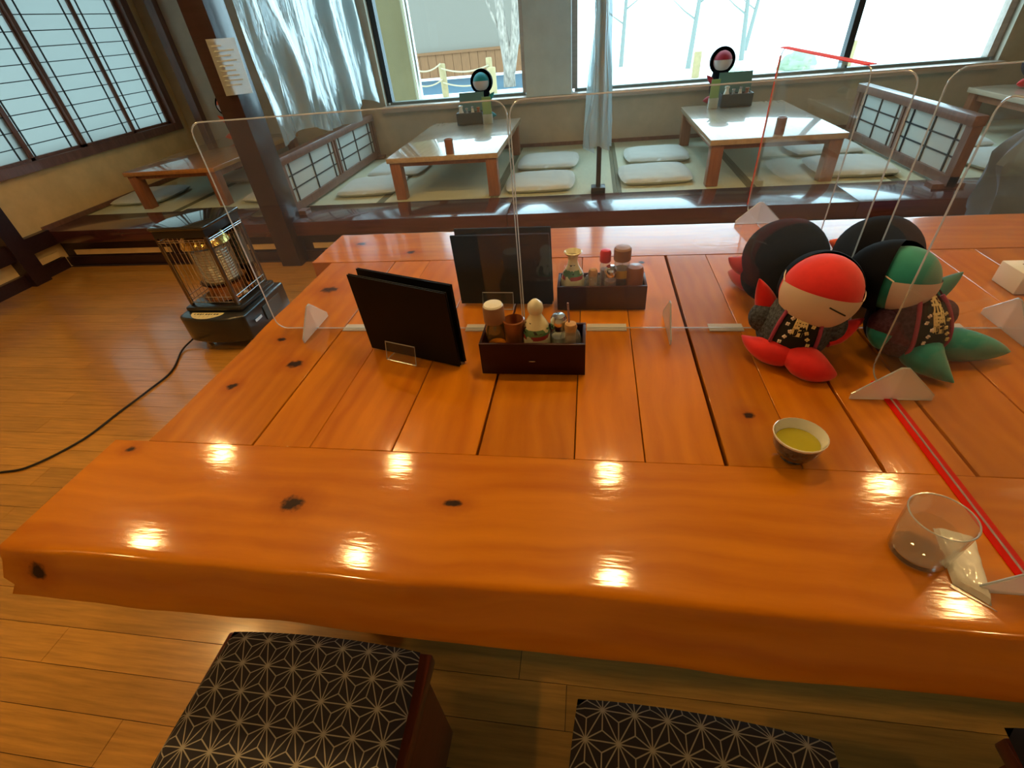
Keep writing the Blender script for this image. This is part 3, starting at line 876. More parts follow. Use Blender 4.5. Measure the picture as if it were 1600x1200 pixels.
def doll(label, base, head, f, hr, mcol, tips, mask='mask_cloth', pat='pattern_cloth', text=None, roll=0.0, hood=1.0, body_r=(.062, .058, .07), detail=True, bface=None):
    """cloth doll: ball head with mask, black hood, padded jacket, bib and four pointed limbs"""
    t = thing('cloth_doll', label, 'doll', base, 'cloth dolls')
    f, r, u = frame_from(f)
    if roll:
        q = Matrix.Rotation(R_(roll), 3, f); r = q @ r; u = q @ u
    head = Vector(head); bx, by, bz = base
    fl = Vector((f.x, f.y, 0)).normalized() if bface is None else Vector((bface[0], bface[1], 0)).normalized(); rl = fl.cross(Vector((0, 0, 1)))
    bc = Vector((bx, by, bz + body_r[2]))
    # body (padded black jacket)
    def bf(s, v):
        a = s * 2 * math.pi; e = -math.pi / 2 + v * math.pi
        d = fl * (math.cos(e) * math.cos(a) * body_r[0]) + rl * (math.cos(e) * math.sin(a) * body_r[1]) + Vector((0, 0, 1)) * math.sin(e) * body_r[2]
        return tuple(bc + d + (head - bc) * (max(0, math.sin(e)) * .35))
    jk = MB().grid(bf, 28, 16).build('jacket', 'navy_cloth', t, smooth=True)
    hd = MB().ball(head, hr, 32, 20).build('head', mcol, t, smooth=True)
    if hood:
        sphere_patch(head - f * hr * .22, f, r, u, hr * hood, (75, 285), (-80, 90), (36, 18), (1.25, 1.06, 1.06)).build('hood', 'navy_cloth', t, smooth=True)
    if mask:
        mk = sphere_patch(head, f, r, u, hr * 1.035, (-72, 72), (-78, 6), (26, 18)).build('mask', mask, t, smooth=True)
        if detail:
            wp = [head + (f * math.cos(R_(e)) * math.cos(R_(a)) + r * math.cos(R_(e)) * math.sin(R_(a)) + u * math.sin(R_(e))) * hr * 1.042 for a, e in ((-12, -6), (-22, -9), (-32, -12), (-42, -15))]
            if mask == 'mask_cloth': MB().tube(wp, .0016, 6).build('nose_wire', 'ink', mk, smooth=True)
            for s_ in (-1, 1):
                pts = []
                for k in range(9):
                    a = R_(s_ * (70 + 45 * k / 8)); e = R_(6 + 4 * math.sin(k / 8 * math.pi) + 10 * k / 8)
                    pts.append(head + (f * math.cos(e) * math.cos(a) + r * math.cos(e) * math.sin(a) + u * math.sin(e)) * hr * 1.03)
                MB().tube(pts, .0014, 6).build('ear_loop', 'white_thread', mk, smooth=True)
    for nm, (a, b, rad, bend) in tips.items():
        limb(nm.split('.')[0], a, b, rad, mcol, t, bend)
    if detail:
        # open jacket fronts with trim on either side of the bib
        for s_ in (-1, 1):
            def jf(s, v, s_=s_):
                a = R_(s_ * (34 + 46 * s)); e = R_(-38 + 92 * v)
                k = 1.10
                d = fl * (math.cos(e) * math.cos(a) * body_r[0]) + rl * (math.cos(e) * math.sin(a) * body_r[1]) + Vector((0, 0, 1)) * math.sin(e) * body_r[2]
                return tuple(bc + d * k + (head - bc) * (max(0, math.sin(e)) * .35))
            fr = MB().grid(jf, 10, 14).build('jacket_front', pat, jk, smooth=True)
            MB().tube([jf(0, k / 12) for k in range(13)], .004, 8).build('trim', 'trim_pink', jk, smooth=True)
            slv = Vector(bc) + rl * (s_ * body_r[1] * .95) + Vector((0, 0, body_r[2] * .35)) + fl * .012
            MB().ball(slv, (.030, .030, .034), 18, 12).build('sleeve', pat, jk, smooth=True)
        def bib(s, v):
            a = R_(-40 + 80 * s); e = R_(-42 + 88 * v)
            d = fl * (math.cos(e) * math.cos(a) * body_r[0]) + rl * (math.cos(e) * math.sin(a) * body_r[1]) + Vector((0, 0, 1)) * math.sin(e) * body_r[2]
            return tuple(bc + d * 1.07 + (head - bc) * (max(0, math.sin(e)) * .35))
        bb = MB().grid(bib, 12, 12).build('bib', 'bib_black', jk, smooth=True)
        if text:
            cu = bpy.data.curves.new('embroidery', 'FONT'); cu.body = text
            cu.size = .030; cu.align_x = 'CENTER'; cu.space_line = .82; cu.offset = .0007; cu.extrude = .0006
            to = bpy.data.objects.new('embroidery', cu); col.objects.link(to)
            bpy.context.view_layer.update()
            me = bpy.data.meshes.new_from_object(to.evaluated_get(bpy.context.evaluated_depsgraph_get()))
            bpy.data.objects.remove(to)
            def wrap(x, y, z):
                s = .5 - x / (body_r[1] * 1.07 * R_(80)); v = .90 + y / (body_r[2] * 1.07 * R_(88)) 
                p0 = Vector(bib(s, v)); n = (p0 - bc).normalized()
                return p0 + n * (.0015 + z)
            for vv in me.vertices:
                vv.co = wrap(vv.co.x, vv.co.y, vv.co.z) - Vector(base)
            me.materials.clear(); me.materials.append(MATS['gold_thread'])
            eo = bpy.data.objects.new('embroidery', me); link(eo, jk); ORG[eo] = Vector(base)
            eo['label'] = 'gold embroidered characters'
            for s_ in (-1, 1):
                fb = MB()
                for k in range(5):
                    x = s_ * (.021 + .006 * math.sin(k * 2.1)); y = -.004 - .009 * k
                    c = wrap(x, y, 0)
                    for q in range(4):
                        a = q * math.pi / 2 + k
                        fb.ball(c + rl * math.cos(a) * .0026 + Vector((0, 0, 1)) * math.sin(a) * .0026, (.0022, .0022, .0022), 6, 4)
                fb.build('embroidered_flowers', 'gold_thread' if s_ > 0 else 'white_thread', jk)
            kn = bc + rl * body_r[1] * -.2 + fl * 0
    return t

# ================================================================== THE BIG TABLE
TZ = .70
tb = thing('dining_table', 'large varnished orange pine plank table with thick slab edges', 'table', (.55, 1.07, 0))
XL, XR = -1.0, 2.10
def slab_mesh(front):
    b = MB(); n = 90
    ring = []
    for i in range(n + 1):
        x = XL + (XR - XL) * i / n
        w1 = .006 * noise.noise((x * 3.1, 1.7, 0)) + .004 * noise.noise((x * 9, 5.7, 0))
        w2 = .012 * noise.noise((x * 2.2, 8.7, 0)) + .005 * noise.noise((x * 7, 3.7, 0))
        bulge = .010 * noise.noise((x * 4, 2.2, 3))
        e = min(1, (x - XL) / .03)
        if front:
            sec = [(.604, .700), (.599, .700), (.45, .700), (.360 + w1, .700), (.352 + w1, .6998), (.345 + w1, .6985), (.341 + w1, .694), (.333 + w1 * .5, .676), (.318 + bulge, .648),
                   (.304 + w2 - (1 - e) * -.012, .622), (.303 + w2, .612), (.312 + w2, .606), (.45, .604), (.604, .604)]
        else:
            sec = [(1.519, .604), (1.70, .604), (1.815 + w2, .606), (1.826 + w2, .616), (1.818 + bulge, .650), (1.803 + w1, .692), (1.798 + w1, .698),
                   (1.790 + w1, .6998), (1.780 + w1, .700), (1.65, .700), (1.519, .700)]
        ring.append([(x + (.006 * noise.noise((yy * 20, zz * 20, 1)) if i == 0 else 0), yy, zz) for yy, zz in sec])
    m = len(ring[0])
    vs = [p for r_ in ring for p in r_]
    fs = [(i * m + k, i * m + (k + 1) % m, (i + 1) * m + (k + 1) % m, (i + 1) * m + k) for i in range(n) for k in range(m)]
    fs += [tuple(range(m)), tuple(range(n * m, n * m + m))[::-1]]
    return b.add(vs, fs)
slab_mesh(True).build('front_slab', 'table_slab_wood', tb, smooth=True)
slab_mesh(False).build('back_slab', 'table_slab_wood', tb, smooth=True)
cuts = [(-.918, 0), (-.676, .003), (-.548, .0012), (-.373, .0016), (-.202, .005), (-.018, .0016), (.109, .0014), (.248, .007), (.372, .0010), (.499, .006), (.636, .005),
        (.800, .003), (1.008, .0024), (1.130, .0024), (1.30, .003), (1.47, .003), (1.64, .003), (1.82, .003), (2.05, 0)]
for i in range(len(cuts) - 1):
    x0 = cuts[i][0] + cuts[i][1] / 2; x1 = cuts[i + 1][0] - cuts[i + 1][1] / 2
    z = TZ - .0004 - random.random() * .0012
    if i == 0:
        n = 24; poly = []
        for k in range(n + 1):
            yy = .606 + (1.517 - .606) * k / n
            poly.append((x0 - .004 + .008 * noise.noise((yy * 5, 3, 0)), yy))
        poly = [(x1, .606)] + poly[::-1][::-1] + [(x1, 1.517)]
        MB().prism(poly, .630, z).build('plank', 'table_plank_wood', tb, bevel=.0012, seg=1)
    else:
        MB().box(x0, x1, .606, 1.517, .655, z).build('plank', 'table_plank_wood', tb, bevel=.0012, seg=1)
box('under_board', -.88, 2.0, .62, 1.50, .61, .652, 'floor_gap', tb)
for x in (-.62, 1.62):
    for y in (.56, 1.44):
        MB().box(x, x + .14, y, y + .14, 0, .604).build('leg', 'stool_wood', tb, bevel=.006)
    box('crossbeam', x + .03, x + .11, .70, 1.44, .10, .20, 'stool_wood', tb)

# ---- stools and patterned seat cushions in front
def stool(x, y, w, d, lab):
    t = thing('wooden_stool', lab, 'stool', (x, y, 0), 'wooden stools at the table')
    MB().box(x - w / 2, x + w / 2, y - d / 2, y + d / 2, .355, .39).build('seat', 'stool_wood', t, bevel=.005)
    for s_ in (-1, 1):
        box('side_panel', x + s_ * (w / 2 - .03) - .012, x + s_ * (w / 2 - .03) + .012, y - d / 2 + .02, y + d / 2 - .02, 0, .355, 'stool_wood', t)
    box('stretcher', x - w / 2 + .05, x + w / 2 - .05, y - .012, y + .012, .12, .20, 'stool_wood', t)
    return t
stool(-.503, .148, .44, .44, 'reddish wooden stool under the left patterned cushion')
stool(.185, .095, .38, .38, 'reddish wooden stool under the right patterned cushion')
def seat_cushion(x, y, w, d, rz, lab, m='asanoha_cloth'):
    h = .042
    b = MB()
    def top(u, v):
        X, Y = u * 2 - 1, v * 2 - 1
        c = 1 - .045 * (X * X * Y * Y)
        e = max(0, (1 - X ** 8) * (1 - Y ** 8))
        return (X * w / 2 * c, Y * d / 2 * c, h * .45 + h * .55 * e ** .5)
    def bot(u, v):
        X, Y = u * 2 - 1, v * 2 - 1
        c = 1 - .045 * (X * X * Y * Y)
        e = max(0, (1 - X ** 8) * (1 - Y ** 8))
        return (X * w / 2 * c, Y * d / 2 * c, h * .45 - h * .45 * e ** .3)
    b.grid(top, 26, 26).grid(bot, 26, 26)
    o = b.build('seat_cushion', m, smooth=True, org=(0, 0, 0))
    o.location = (x, y, .390); o.rotation_euler = (0, 0, R_(rz))
    tag(o, lab, 'cushion', 'seat cushions on the stools')
seat_cushion(-.500, .165, .415, .41, 0, 'left star-patterned dark seat cushion below the table front')
seat_cushion(.186, .110, .415, .41, -2.6, 'right star-patterned dark seat cushion below the table front')

stool(.865, .13, .40, .42, 'dark stool in shadow under the right end of the table front')
seat_cushion(.865, .150, .43, .41, 0, 'plain black seat cushion in the bottom right corner', 'cushion_side')
# ================================================================== ACRYLIC PARTITIONS
def rounded_rect(a0, a1, b0, b1, r, n=5):
    pts = []
    for (cx, cy, s0) in ((a1 - r, b0 + r, -90), (a1 - r, b1 - r, 0), (a0 + r, b1 - r, 90), (a0 + r, b0 + r, 180)):
        for k in range(n + 1):
            t = R_(s0 + 90 * k / n); pts.append((cx + r * math.cos(t), cy + r * math.sin(t)))
    return pts
def partition(lab, axis, c, a0, a1, z0, z1, feet, tape=(), tabs=()):
    loc = ((a0 + a1) / 2, c, TZ) if axis == 'X' else (c, (a0 + a1) / 2, TZ)
    t = thing('acrylic_partition', lab, 'partition', loc, 'clear table partitions')
    th = .003
    rr = rounded_rect(a0, a1, z0, z1, .028)
    P = (lambda a, z, d: (a, c + d, z)) if axis == 'X' else (lambda a, z, d: (c + d, a, z))
    n = len(rr)
    MB().add([P(a, z, -th / 2) for a, z in rr] + [P(a, z, th / 2) for a, z in rr],
             [tuple(range(n)), tuple(range(n, 2 * n))[::-1]]).build('sheet', 'acrylic', t)
    MB().tube([P(a, z, 0) for a, z in rr], .0016, 6, closed=True).build('rim', 'acrylic_edge', t, smooth=True)
    for fa in feet:
        q = .072
        tri = [P(fa, TZ, -q), P(fa, TZ, q), P(fa, TZ + .012, q), P(fa, TZ + .075, .006), P(fa, TZ + .075, -.006), P(fa, TZ + .012, -q)]
        d = Vector((.004, 0, 0)) if axis == 'X' else Vector((0, .004, 0))
        k = len(tri); tri = [Vector(p) for p in tri]
        MB().add([p - d / 2 for p in tri] + [p + d / 2 for p in tri],
                 [tuple(range(k)), tuple(range(k, 2 * k))[::-1]] + [(i, (i + 1) % k, k + (i + 1) % k, k + i) for i in range(k)]).build('foot', 'acrylic_frosted', t)
        MB().tube(tri, .0016, 6, closed=True).build('foot_rim', 'acrylic_edge', t, smooth=True)
    for (b0, b1) in tabs:
        q = (b0, b1, c - .012, c + .020) if axis == 'X' else (c - .012, c + .020, b0, b1)
        MB().box(*q, TZ + .0004, TZ + .0028).build('base_plate', 'clear_plate', t)
    for nm in tape:
        if nm == 'bottom': q = (c - .011, c + .011, a0 + .03, a1 - .03, TZ + .0006, TZ + .0022)
        elif nm == 'top': q = (c - .013, c + .013, a0 + .02, a1 - .005, z1 + .0017, z1 + .0032)
        else: q = (c - .003, c + .003, a1 + .0017, a1 + .0032, z0 + .02, z1 - .02)
        MB().box(*q).build('tape_strip', 'red_tape', t)
    return t
partition('clear acrylic partition at left end of the table with rounded corners', 'X', 1.060, -.872, -.165, TZ + .003, 1.224, (-.755,), tabs=((-.67, -.58), (-.32, -.23)))
partition('clear acrylic partition behind the back caddy and black dolls', 'X', 1.062, -.160, .566, TZ + .003, 1.222, (.199,), tabs=((.0, .10), (.30, .38), (-.12, -.04)))
partition('clear acrylic partition right of the teal doll', 'X', 1.062, .612, 1.30, TZ + .003, 1.222, (.935,), tabs=((.80, .86), (1.15, 1.22)))
partition('clear red-edged acrylic partition at back of the table', 'Y', .590, 1.29, 1.91, TZ + .003, 1.206, (1.775,), tape=('top', 'end'))
partition('clear red-edged acrylic partition beside the water glass', 'Y', .590, .345, .885, TZ + .003, 1.206, (.80, .40), tape=('bottom',))

# ================================================================== MENUS AND THEIR STANDS
def menu(lab, bl, br, tl, tr, off):
    """black folded menu leaning in its stand; corners given on its front face"""
    t = thing('menu_folder', lab, 'menu', ((bl[0] + br[0]) / 2, (bl[1] + br[1]) / 2, bl[2]), 'black menu folders')
    bl, br, tl, tr = (Vector(p) for p in (bl, br, tl, tr))
    n = (br - bl).cross(tl - bl).normalized()      # points to the viewer side or away
    if n.y > 0: n = -n
    def sl(nm, o0, th, m, inset=0):
        c = (bl + br + tl + tr) / 4
        q = [p + (c - p) * inset - n * o0 for p in (bl, br, tr, tl)]
        return MB().add(q + [p - n * th for p in q], [(0, 1, 2, 3), (7, 6, 5, 4), (0, 4, 5, 1), (1, 5, 6, 2), (2, 6, 7, 3), (3, 7, 4, 0)]).build(nm, m, t)
    sl('front_cover', off, .0022, 'menu_black')
    sl('pages', off + .0024, .003, 'menu_page', .03)
    sl('back_cover', off + .0056, .0022, 'menu_black')
def menu_stand(lab, a, b, nrm):
    """clear bent acrylic stand: base plate, low front lip and back support"""
    a, b, nrm = Vector(a), Vector(b), Vector(nrm).normalized()
    t = thing('menu_stand', lab, 'stand', tuple((a + b) / 2), 'clear menu stands')
    up = Vector((0, 0, 1)); q = .003
    d = (b - a)
    m0, m1 = a + d * .27, a + d * .60
    # front lip (towards viewer) , base, back
    base = [m0 + nrm * .030 + up * q, m1 + nrm * .030 + up * q, m1 - nrm * .035 + up * q, m0 - nrm * .035 + up * q]
    MB().slab([tuple(p) for p in base], -.0024).build('base_plate', 'acrylic', t)
    lip = [m0 + nrm * .030 + up * q, m1 + nrm * .030 + up * q, m1 + nrm * .020 + up * .050, m0 + nrm * .020 + up * .050]
    MB().slab([tuple(p) for p in lip], -.0024).build('front_lip', 'acrylic', t)
    MB().tube([tuple(p) for p in (lip[0], lip[3], lip[2], lip[1])], .0013, 6).build('lip_edge', 'acrylic_edge', t, smooth=True)
    MB().tube([tuple(p) for p in (base[1], base[0], base[3], base[2])], .0013, 6).build('base_edge', 'acrylic_edge', t, smooth=True)
    back = [m0 - nrm * .028 + up * q, m1 - nrm * .028 + up * q, m1 - nrm * .050 + up * .10, m0 - nrm * .050 + up * .10]
    MB().slab([tuple(p) for p in back], .0024).build('back_support', 'acrylic', t)
z_ = TZ + .004
A, B = (-.549, .961, z_), (-.297, .883, z_)
TL_, TR_ = (-.556, .960, .908), (-.302, .882, .896)
menu('black menu folder standing left of the front caddy, front one of its pair', A, B, TL_, TR_, 0)
menu('black menu folder standing left of the front caddy, rear one of its pair', (-.540, .975, z_), (-.290, .897, z_), (-.552, .997, .905), (-.300, .919, .896), .004)
menu_stand('clear acrylic stand holding the menus left of the front caddy', (-.549, .961, TZ), (-.297, .883, TZ), (-.3, -.95, 0))
menu('black menu folder behind the front caddy, front one of its pair', (-.361, 1.195, z_), (-.097, 1.186, z_), (-.366, 1.198, .903), (-.101, 1.189, .905), 0)
menu('black menu folder behind the front caddy, rear one of its pair', (-.357, 1.209, z_), (-.095, 1.200, z_), (-.362, 1.228, .910), (-.099, 1.219, .911), .004)
menu_stand('clear acrylic stand holding the menus behind the front caddy', (-.361, 1.195, TZ), (-.097, 1.186, TZ), (-.03, -1, 0))

# ================================================================== CONDIMENT CADDIES
def caddy(lab, x0, x1, y0, y1, h, m='caddy_lacquer', z=TZ, notch=False, group='condiment caddies'):
    t = thing('condiment_caddy', lab, 'caddy', ((x0 + x1) / 2, (y0 + y1) / 2, z), group)
    w = .007
    box('base_board', x0 + w, x1 - w, y0 + w, y1 - w, z, z + .008, m, t)
    MB().box(x0, x1, y0, y0 + w, z, z + h).build('front_board', m, t, bevel=.0012)
    MB().box(x0, x1, y1 - w, y1, z, z + h).build('back_board', m, t, bevel=.0012)
    MB().box(x0, x0 + w, y0 + w, y1 - w, z, z + h).build('side_board', m, t, bevel=.0012)
    MB().box(x1 - w, x1, y0 + w, y1 - w, z, z + h).build('side_board', m, t, bevel=.0012)
    if notch:
        xm = (x0 + x1) / 2
        MB().ball((xm, y0, z + .036), (.008, .0015, .0018), 12, 6).build('finger_notch', 'chrome', t, smooth=True)
    return t
caddy('dark lacquer condiment caddy in front, beside the leaning menus', -.238, -.002, .862, .955, .082, notch=True)
caddy('dark lacquer condiment caddy at back, left of the black dolls', -.081, .155, 1.160, 1.250, .069)
CZ = TZ + .0085
def cont(name, lab, cat, x, y, z=CZ, group='condiments in the caddies'):
    return thing(name, lab, cat, (x, y, z), group)
def part(t, nm, prof, m, seg=26, cap=False, c=None):
    l = ORG[t] if c is None else Vector(c)
    o = MB().lathe(prof, tuple(l), seg, cap=cap)
    return o.build(nm, m, t, smooth=True)
# front caddy
t = cont('spice_jar', 'glass spice jar with brown and white lid in the front caddy', 'jar', -.206, .912)
part(t, 'glass_body', [(.0001, 0), (.022, 0), (.023, .006), (.023, .085), (.018, .098), (.018, .106)], 'amber_glass')
part(t, 'spice', [(.0001, .004), (.020, .004), (.020, .045), (.0001, .045)], 'spice')
part(t, 'lid', [(.0235, .104), (.0240, .108), (.0240, .140), (.022, .144)], 'brown_cap')
part(t, 'lid_top', [(.0225, .1435), (.020, .147), (.0001, .148)], 'porcelain_white')
t = cont('toothpick_pot', 'squat brown pot in the front caddy', 'pot', -.162, .910)
part(t, 'pot_body', [(.0001, 0), (.018, 0), (.021, .02), (.0235, .095), (.025, .108), (.022, .110), (.020, .095), (.0001, .03)], 'brown_ceramic')
t = cont('sauce_bottle', 'painted cream sauce bottle with round stopper in the front caddy', 'bottle', -.112, .910)
part(t, 'bottle_body', [(.0001, 0), (.026, 0), (.031, .012), (.0312, .078), (.028, .096), (.019, .112), (.0138, .121), (.0138, .127)], 'painted_porcelain')
part(t, 'stopper', [(.013, .125), (.0165, .130), (.0178, .138), (.016, .148), (.010, .154), (.005, .158), (.0001, .159)], 'porcelain')
t = cont('salt_shaker', 'small glass shaker with metal lid in the front caddy', 'shaker', -.062, .918)
part(t, 'glass_body', [(.0001, 0), (.0185, 0), (.0185, .07), (.016, .082)], 'thin_glass')
part(t, 'salt', [(.0001, .003), (.0165, .003), (.0165, .062), (.0001, .062)], 'salt')
part(t, 'lid', [(.0168, .080), (.0185, .084), (.0185, .106), (.014, .114), (.0001, .116)], 'chrome')
t = cont('corked_jar', 'round glass jar with wooden stopper and stick spoon in the front caddy', 'jar', -.035, .900)
part(t, 'glass_body', [(.0001, 0), (.019, 0), (.0245, .012), (.0245, .064), (.020, .080), (.0145, .088)], 'thin_glass')
part(t, 'stopper', [(.0001, .030), (.011, .034), (.0125, .088), (.0145, .096), (.012, .104), (.0001, .106)], 'cork')
MB().tube([(-.038, .903, CZ + .098), (-.041, .908, CZ + .150)], .0022, 8).build('stick', 'mauve_cloth', t, smooth=True)
# back caddy
t = cont('sauce_flask', 'cream flask with flared mouth in the back caddy', 'bottle', -.040, 1.205)
part(t, 'flask_body', [(.0001, 0), (.026, 0), (.0325, .012), (.0325, .062), (.027, .084), (.0165, .102), (.0125, .117), (.0145, .130), (.0245, .141), (.022, .1425), (.012, .132)], 'painted_porcelain')
t = cont('corked_jar', 'round glass jar with wooden stopper in the back caddy', 'jar', .014, 1.192)
part(t, 'glass_body', [(.0001, 0), (.019, 0), (.0245, .012), (.0245, .060), (.020, .074), (.014, .080)], 'thin_glass')
part(t, 'stopper', [(.0001, .028), (.010, .030), (.0115, .078), (.0125, .088), (.010, .096), (.0001, .098)], 'cork')
t = cont('red_capped_bottle', 'slim glass bottle with red cap in the back caddy', 'bottle', .046, 1.218)
part(t, 'glass_body', [(.0001, 0), (.014, 0), (.0145, .095), (.010, .108)], 'thin_glass')
part(t, 'contents', [(.0001, .003), (.012, .003), (.012, .085), (.0001, .085)], 'mauve_cloth')
part(t, 'cap', [(.0135, .106), (.0148, .108), (.0148, .132), (.012, .138), (.0001, .139)], 'red_plastic')
t = cont('pepper_shaker', 'glass pepper shaker with metal lid in the back caddy', 'shaker', .060, 1.186)
part(t, 'glass_body', [(.0001, 0), (.017, 0), (.017, .075), (.015, .082)], 'thin_glass')
part(t, 'pepper', [(.0001, .003), (.015, .003), (.015, .068), (.0001, .068)], 'mauve_cloth')
part(t, 'lid', [(.0155, .080), (.0168, .083), (.0168, .098), (.012, .106), (.0001, .107)], 'chrome')
t = cont('tall_spice_jar', 'tall glass jar with brown cap and yellow band in the back caddy', 'jar', .089, 1.205)
part(t, 'glass_body', [(.0001, 0), (.0195, 0), (.0200, .108), (.0185, .120)], 'thin_glass')
part(t, 'contents', [(.0001, .004), (.0175, .004), (.0175, .066), (.0001, .066)], 'soy')
part(t, 'band', [(.0206, .070), (.0206, .092)], 'spice')
part(t, 'cap', [(.0215, .116), (.0225, .118), (.0225, .146), (.019, .150), (.0001, .151)], 'brown_cap')
t = cont('toothpick_pot', 'brown wooden cylinder in the back caddy', 'pot', .123, 1.200)
part(t, 'pot_body', [(.0001, 0), (.022, 0), (.0235, .010), (.0235, .092), (.020, .099), (.0001, .100)], 'brown_ceramic')

# ================================================================== TEA CUP, WATER GLASS, TOWEL
t = thing('tea_cup', 'small dark blue and white tea cup of green tea', 'cup', (.362, .634, TZ))
part(t, 'cup_body', [(.0001, .004), (.017, .004), (.018, 0), (.020, 0), (.020, .006), (.030, .014), (.0375, .030), (.0415, .049)], 'cup_navy')
part(t, 'cup_rim', [(.0415, .049), (.0428, .0535), (.0412, .0545), (.0385, .046), (.030, .018), (.0001, .010)], 'porcelain_white')
part(t, 'tea', [(.0001, .036), (.0348, .036), (.0345, .0355), (.0001, .0355)], 'tea')
gx, gy = .470, .452
t = thing('water_glass', 'clear glass of water beside the wrapped towel', 'glass', (gx, gy, TZ))
part(t, 'glass_body', [(.0001, 0), (.030, 0), (.035, .006), (.0375, .050), (.0385, .085), (.0378, .0858), (.0368, .085), (.0355, .050), (.0325, .014), (.026, .010), (.0001, .010)], 'drink_glass', 40)
MB().tube([(gx + .0383 * math.cos(a * math.pi / 16), gy + .0383 * math.sin(a * math.pi / 16), TZ + .0858) for a in range(32)], .0011, 8, closed=True).build('rim', 'acrylic_edge', t, smooth=True)
part(t, 'water', [(.0001, .0102), (.0258, .0102), (.0323, .0145), (.0352, .050), (.0352, .0505), (.0001, .0505)], 'clear_water', 40)
part(t, 'glass_base', [(.0001, .0005), (.029, .0005), (.0335, .006), (.030, .0098), (.0001, .0098)], 'glass', 40)
t = thing('wrapped_towel', 'white plastic-wrapped hand towel beside the water glass', 'towel', (.52, .43, TZ))
def tw(u, v):
    a = Vector((.494, .407, TZ)).lerp(Vector((.524, .379, TZ)), u)
    b = Vector((.515, .497, TZ)).lerp(Vector((.560, .482, TZ)), u)
    p = a.lerp(b, v)
    e = max(0, (1 - (2 * u - 1) ** 6) * (1 - (2 * v - 1) ** 10))
    return (p.x, p.y, TZ + .0008 + .011 * e ** .5 + .0012 * noise.noise((u * 5, v * 8, 0)))
def tw0(u, v):
    p = tw(u, v); return (p[0], p[1], TZ + .0004)
MB().grid(tw, 16, 24).grid(tw0, 16, 24).build('wrapper', 'oshibori_wrap', t, smooth=True)
MB().slab([(.492, .407, TZ + .0005), (.522, .377, TZ + .0005), (.526, .372, TZ + .0005), (.488, .402, TZ + .0005)][::-1], .001).build('seal_edge', 'acrylic_frosted', t)
t = thing('paper_box', 'small white box at the right edge of the table', 'box', (1.10, 1.26, TZ))
MB().box(1.055, 1.16, 1.225, 1.31, TZ, TZ + .055).build('carton', 'paper_white', t, bevel=.003)
MB().box(1.085, 1.13, 1.245, 1.285, TZ + .055, TZ + .0556).build('slot', 'ink', t)

# ================================================================== DOLLS ON THE TABLE
V = Vector
doll('red cloth doll with beige mask facing the camera', (.450, .968, TZ), (.472, .955, .856), (-.30, -.90, .18), .075, 'red_cloth', {
    'leg': ((.455, .915, .735), (.350, .975, .736), .031, (-.012, -.020, -.004)), 'leg.1': ((.432, .915, .736), (.514, .862, .712), .033, (-.002, -.022, 0)),
    'arm': ((.405, .985, .775), (.362, .990, .868), .022, (0, 0, 0)), 'arm.1': ((.505, .935, .748), (.584, .968, .783), .020, (0, 0, 0))},
    text='飛\n騨', roll=-9, hood=.98, body_r=(.075, .068, .062))
doll('teal cloth doll with pale mask facing right', (.668, .972, TZ), (.629, .985, .866), (.52, -.80, .12), .065, 'teal_cloth', {
    'leg': ((.690, .935, .737), (.722, .846, .708), .036, (-.02, 0, .010)), 'leg.1': ((.715, .955, .735), (.872, .943, .718), .034, (0, -.01, .006)),
    'arm': ((.625, .960, .800), (.612, .925, .735), .026, (-.012, -.008, 0)), 'arm.1': ((.700, 1.005, .800), (.782, 1.045, .850), .020, (0, 0, 0))},
    mask='mask_cloth_grey', pat='pattern_cloth_plum', text='飛\n騨', roll=-8, hood=1.08, body_r=(.075, .066, .064), bface=(.30, -.95))
doll('dark hooded cloth doll facing away behind the red doll', (.478, 1.205, TZ), (.480, 1.205, .826), (.05, .98, -.1), .074, 'dark_red_cloth', {
    'arm': ((.420, 1.225, .790), (.364, 1.240, .808), .024, (0, 0, -.006)), 'arm.1': ((.53, 1.235, .78), (.57, 1.275, .80), .022, (0, 0, 0)),
    'leg': ((.455, 1.25, .735), (.40, 1.34, .722), .034, (0, 0, 0)), 'leg.1': ((.505, 1.25, .735), (.54, 1.345, .722), .034, (0, 0, 0))},
    mask='mask_cloth', hood=1.20, detail=False, body_r=(.068, .084, .075))
doll('dark hooded cloth doll facing away behind the teal doll', (.685, 1.190, TZ), (.682, 1.200, .832), (.10, .98, -.1), .070, 'orange_cloth', {
    'arm': ((.650, 1.215, .830), (.590, 1.232, .850), .022, (0, 0, 0)), 'arm.1': ((.735, 1.225, .79), (.78, 1.27, .80), .022, (0, 0, 0)),
    'leg': ((.66, 1.23, .735), (.635, 1.335, .722), .034, (0, 0, 0)), 'leg.1': ((.71, 1.23, .735), (.76, 1.33, .722), .034, (0, 0, 0))},
    mask='mask_cloth', hood=1.20, detail=False, body_r=(.070, .082, .075))

# ================================================================== THINGS ON THE LOW TABLES
def far_set(x0, x1, y, lab_c, green_side, dx):
    z = .60
    caddy(lab_c, x0, x1, y, y + .10, .095, 'caddy_black', z, group='caddies on the low tables')
far_set(-1.215, -.975, 4.80, 'black condiment caddy on the low table beside window pillar', 1, 0)
far_set(1.085, 1.335, 4.80, 'black condiment caddy on the low table near right paper screen', -1, 0)
def far_menu(x0, x1, y, lab):
    t = thing('menu_board', lab, 'menu', ((x0 + x1) / 2, y, .60), 'menus on the low tables')
    MB().add([(x0, y, .6), (x1, y, .6), (x1, y + .05, .835), (x0, y + .05, .835), (x0, y + .012, .6), (x1, y + .012, .6), (x1, y + .062, .835), (x0, y + .062, .835)],
             [(0, 1, 2, 3), (7, 6, 5, 4), (0, 4, 5, 1), (1, 5, 6, 2), (2, 6, 7, 3), (3, 7, 4, 0)]).build('cover', 'teal_card', t)
far_menu(-1.205, -.975, 4.915, 'teal menu behind the caddy on the pillar-side low table')
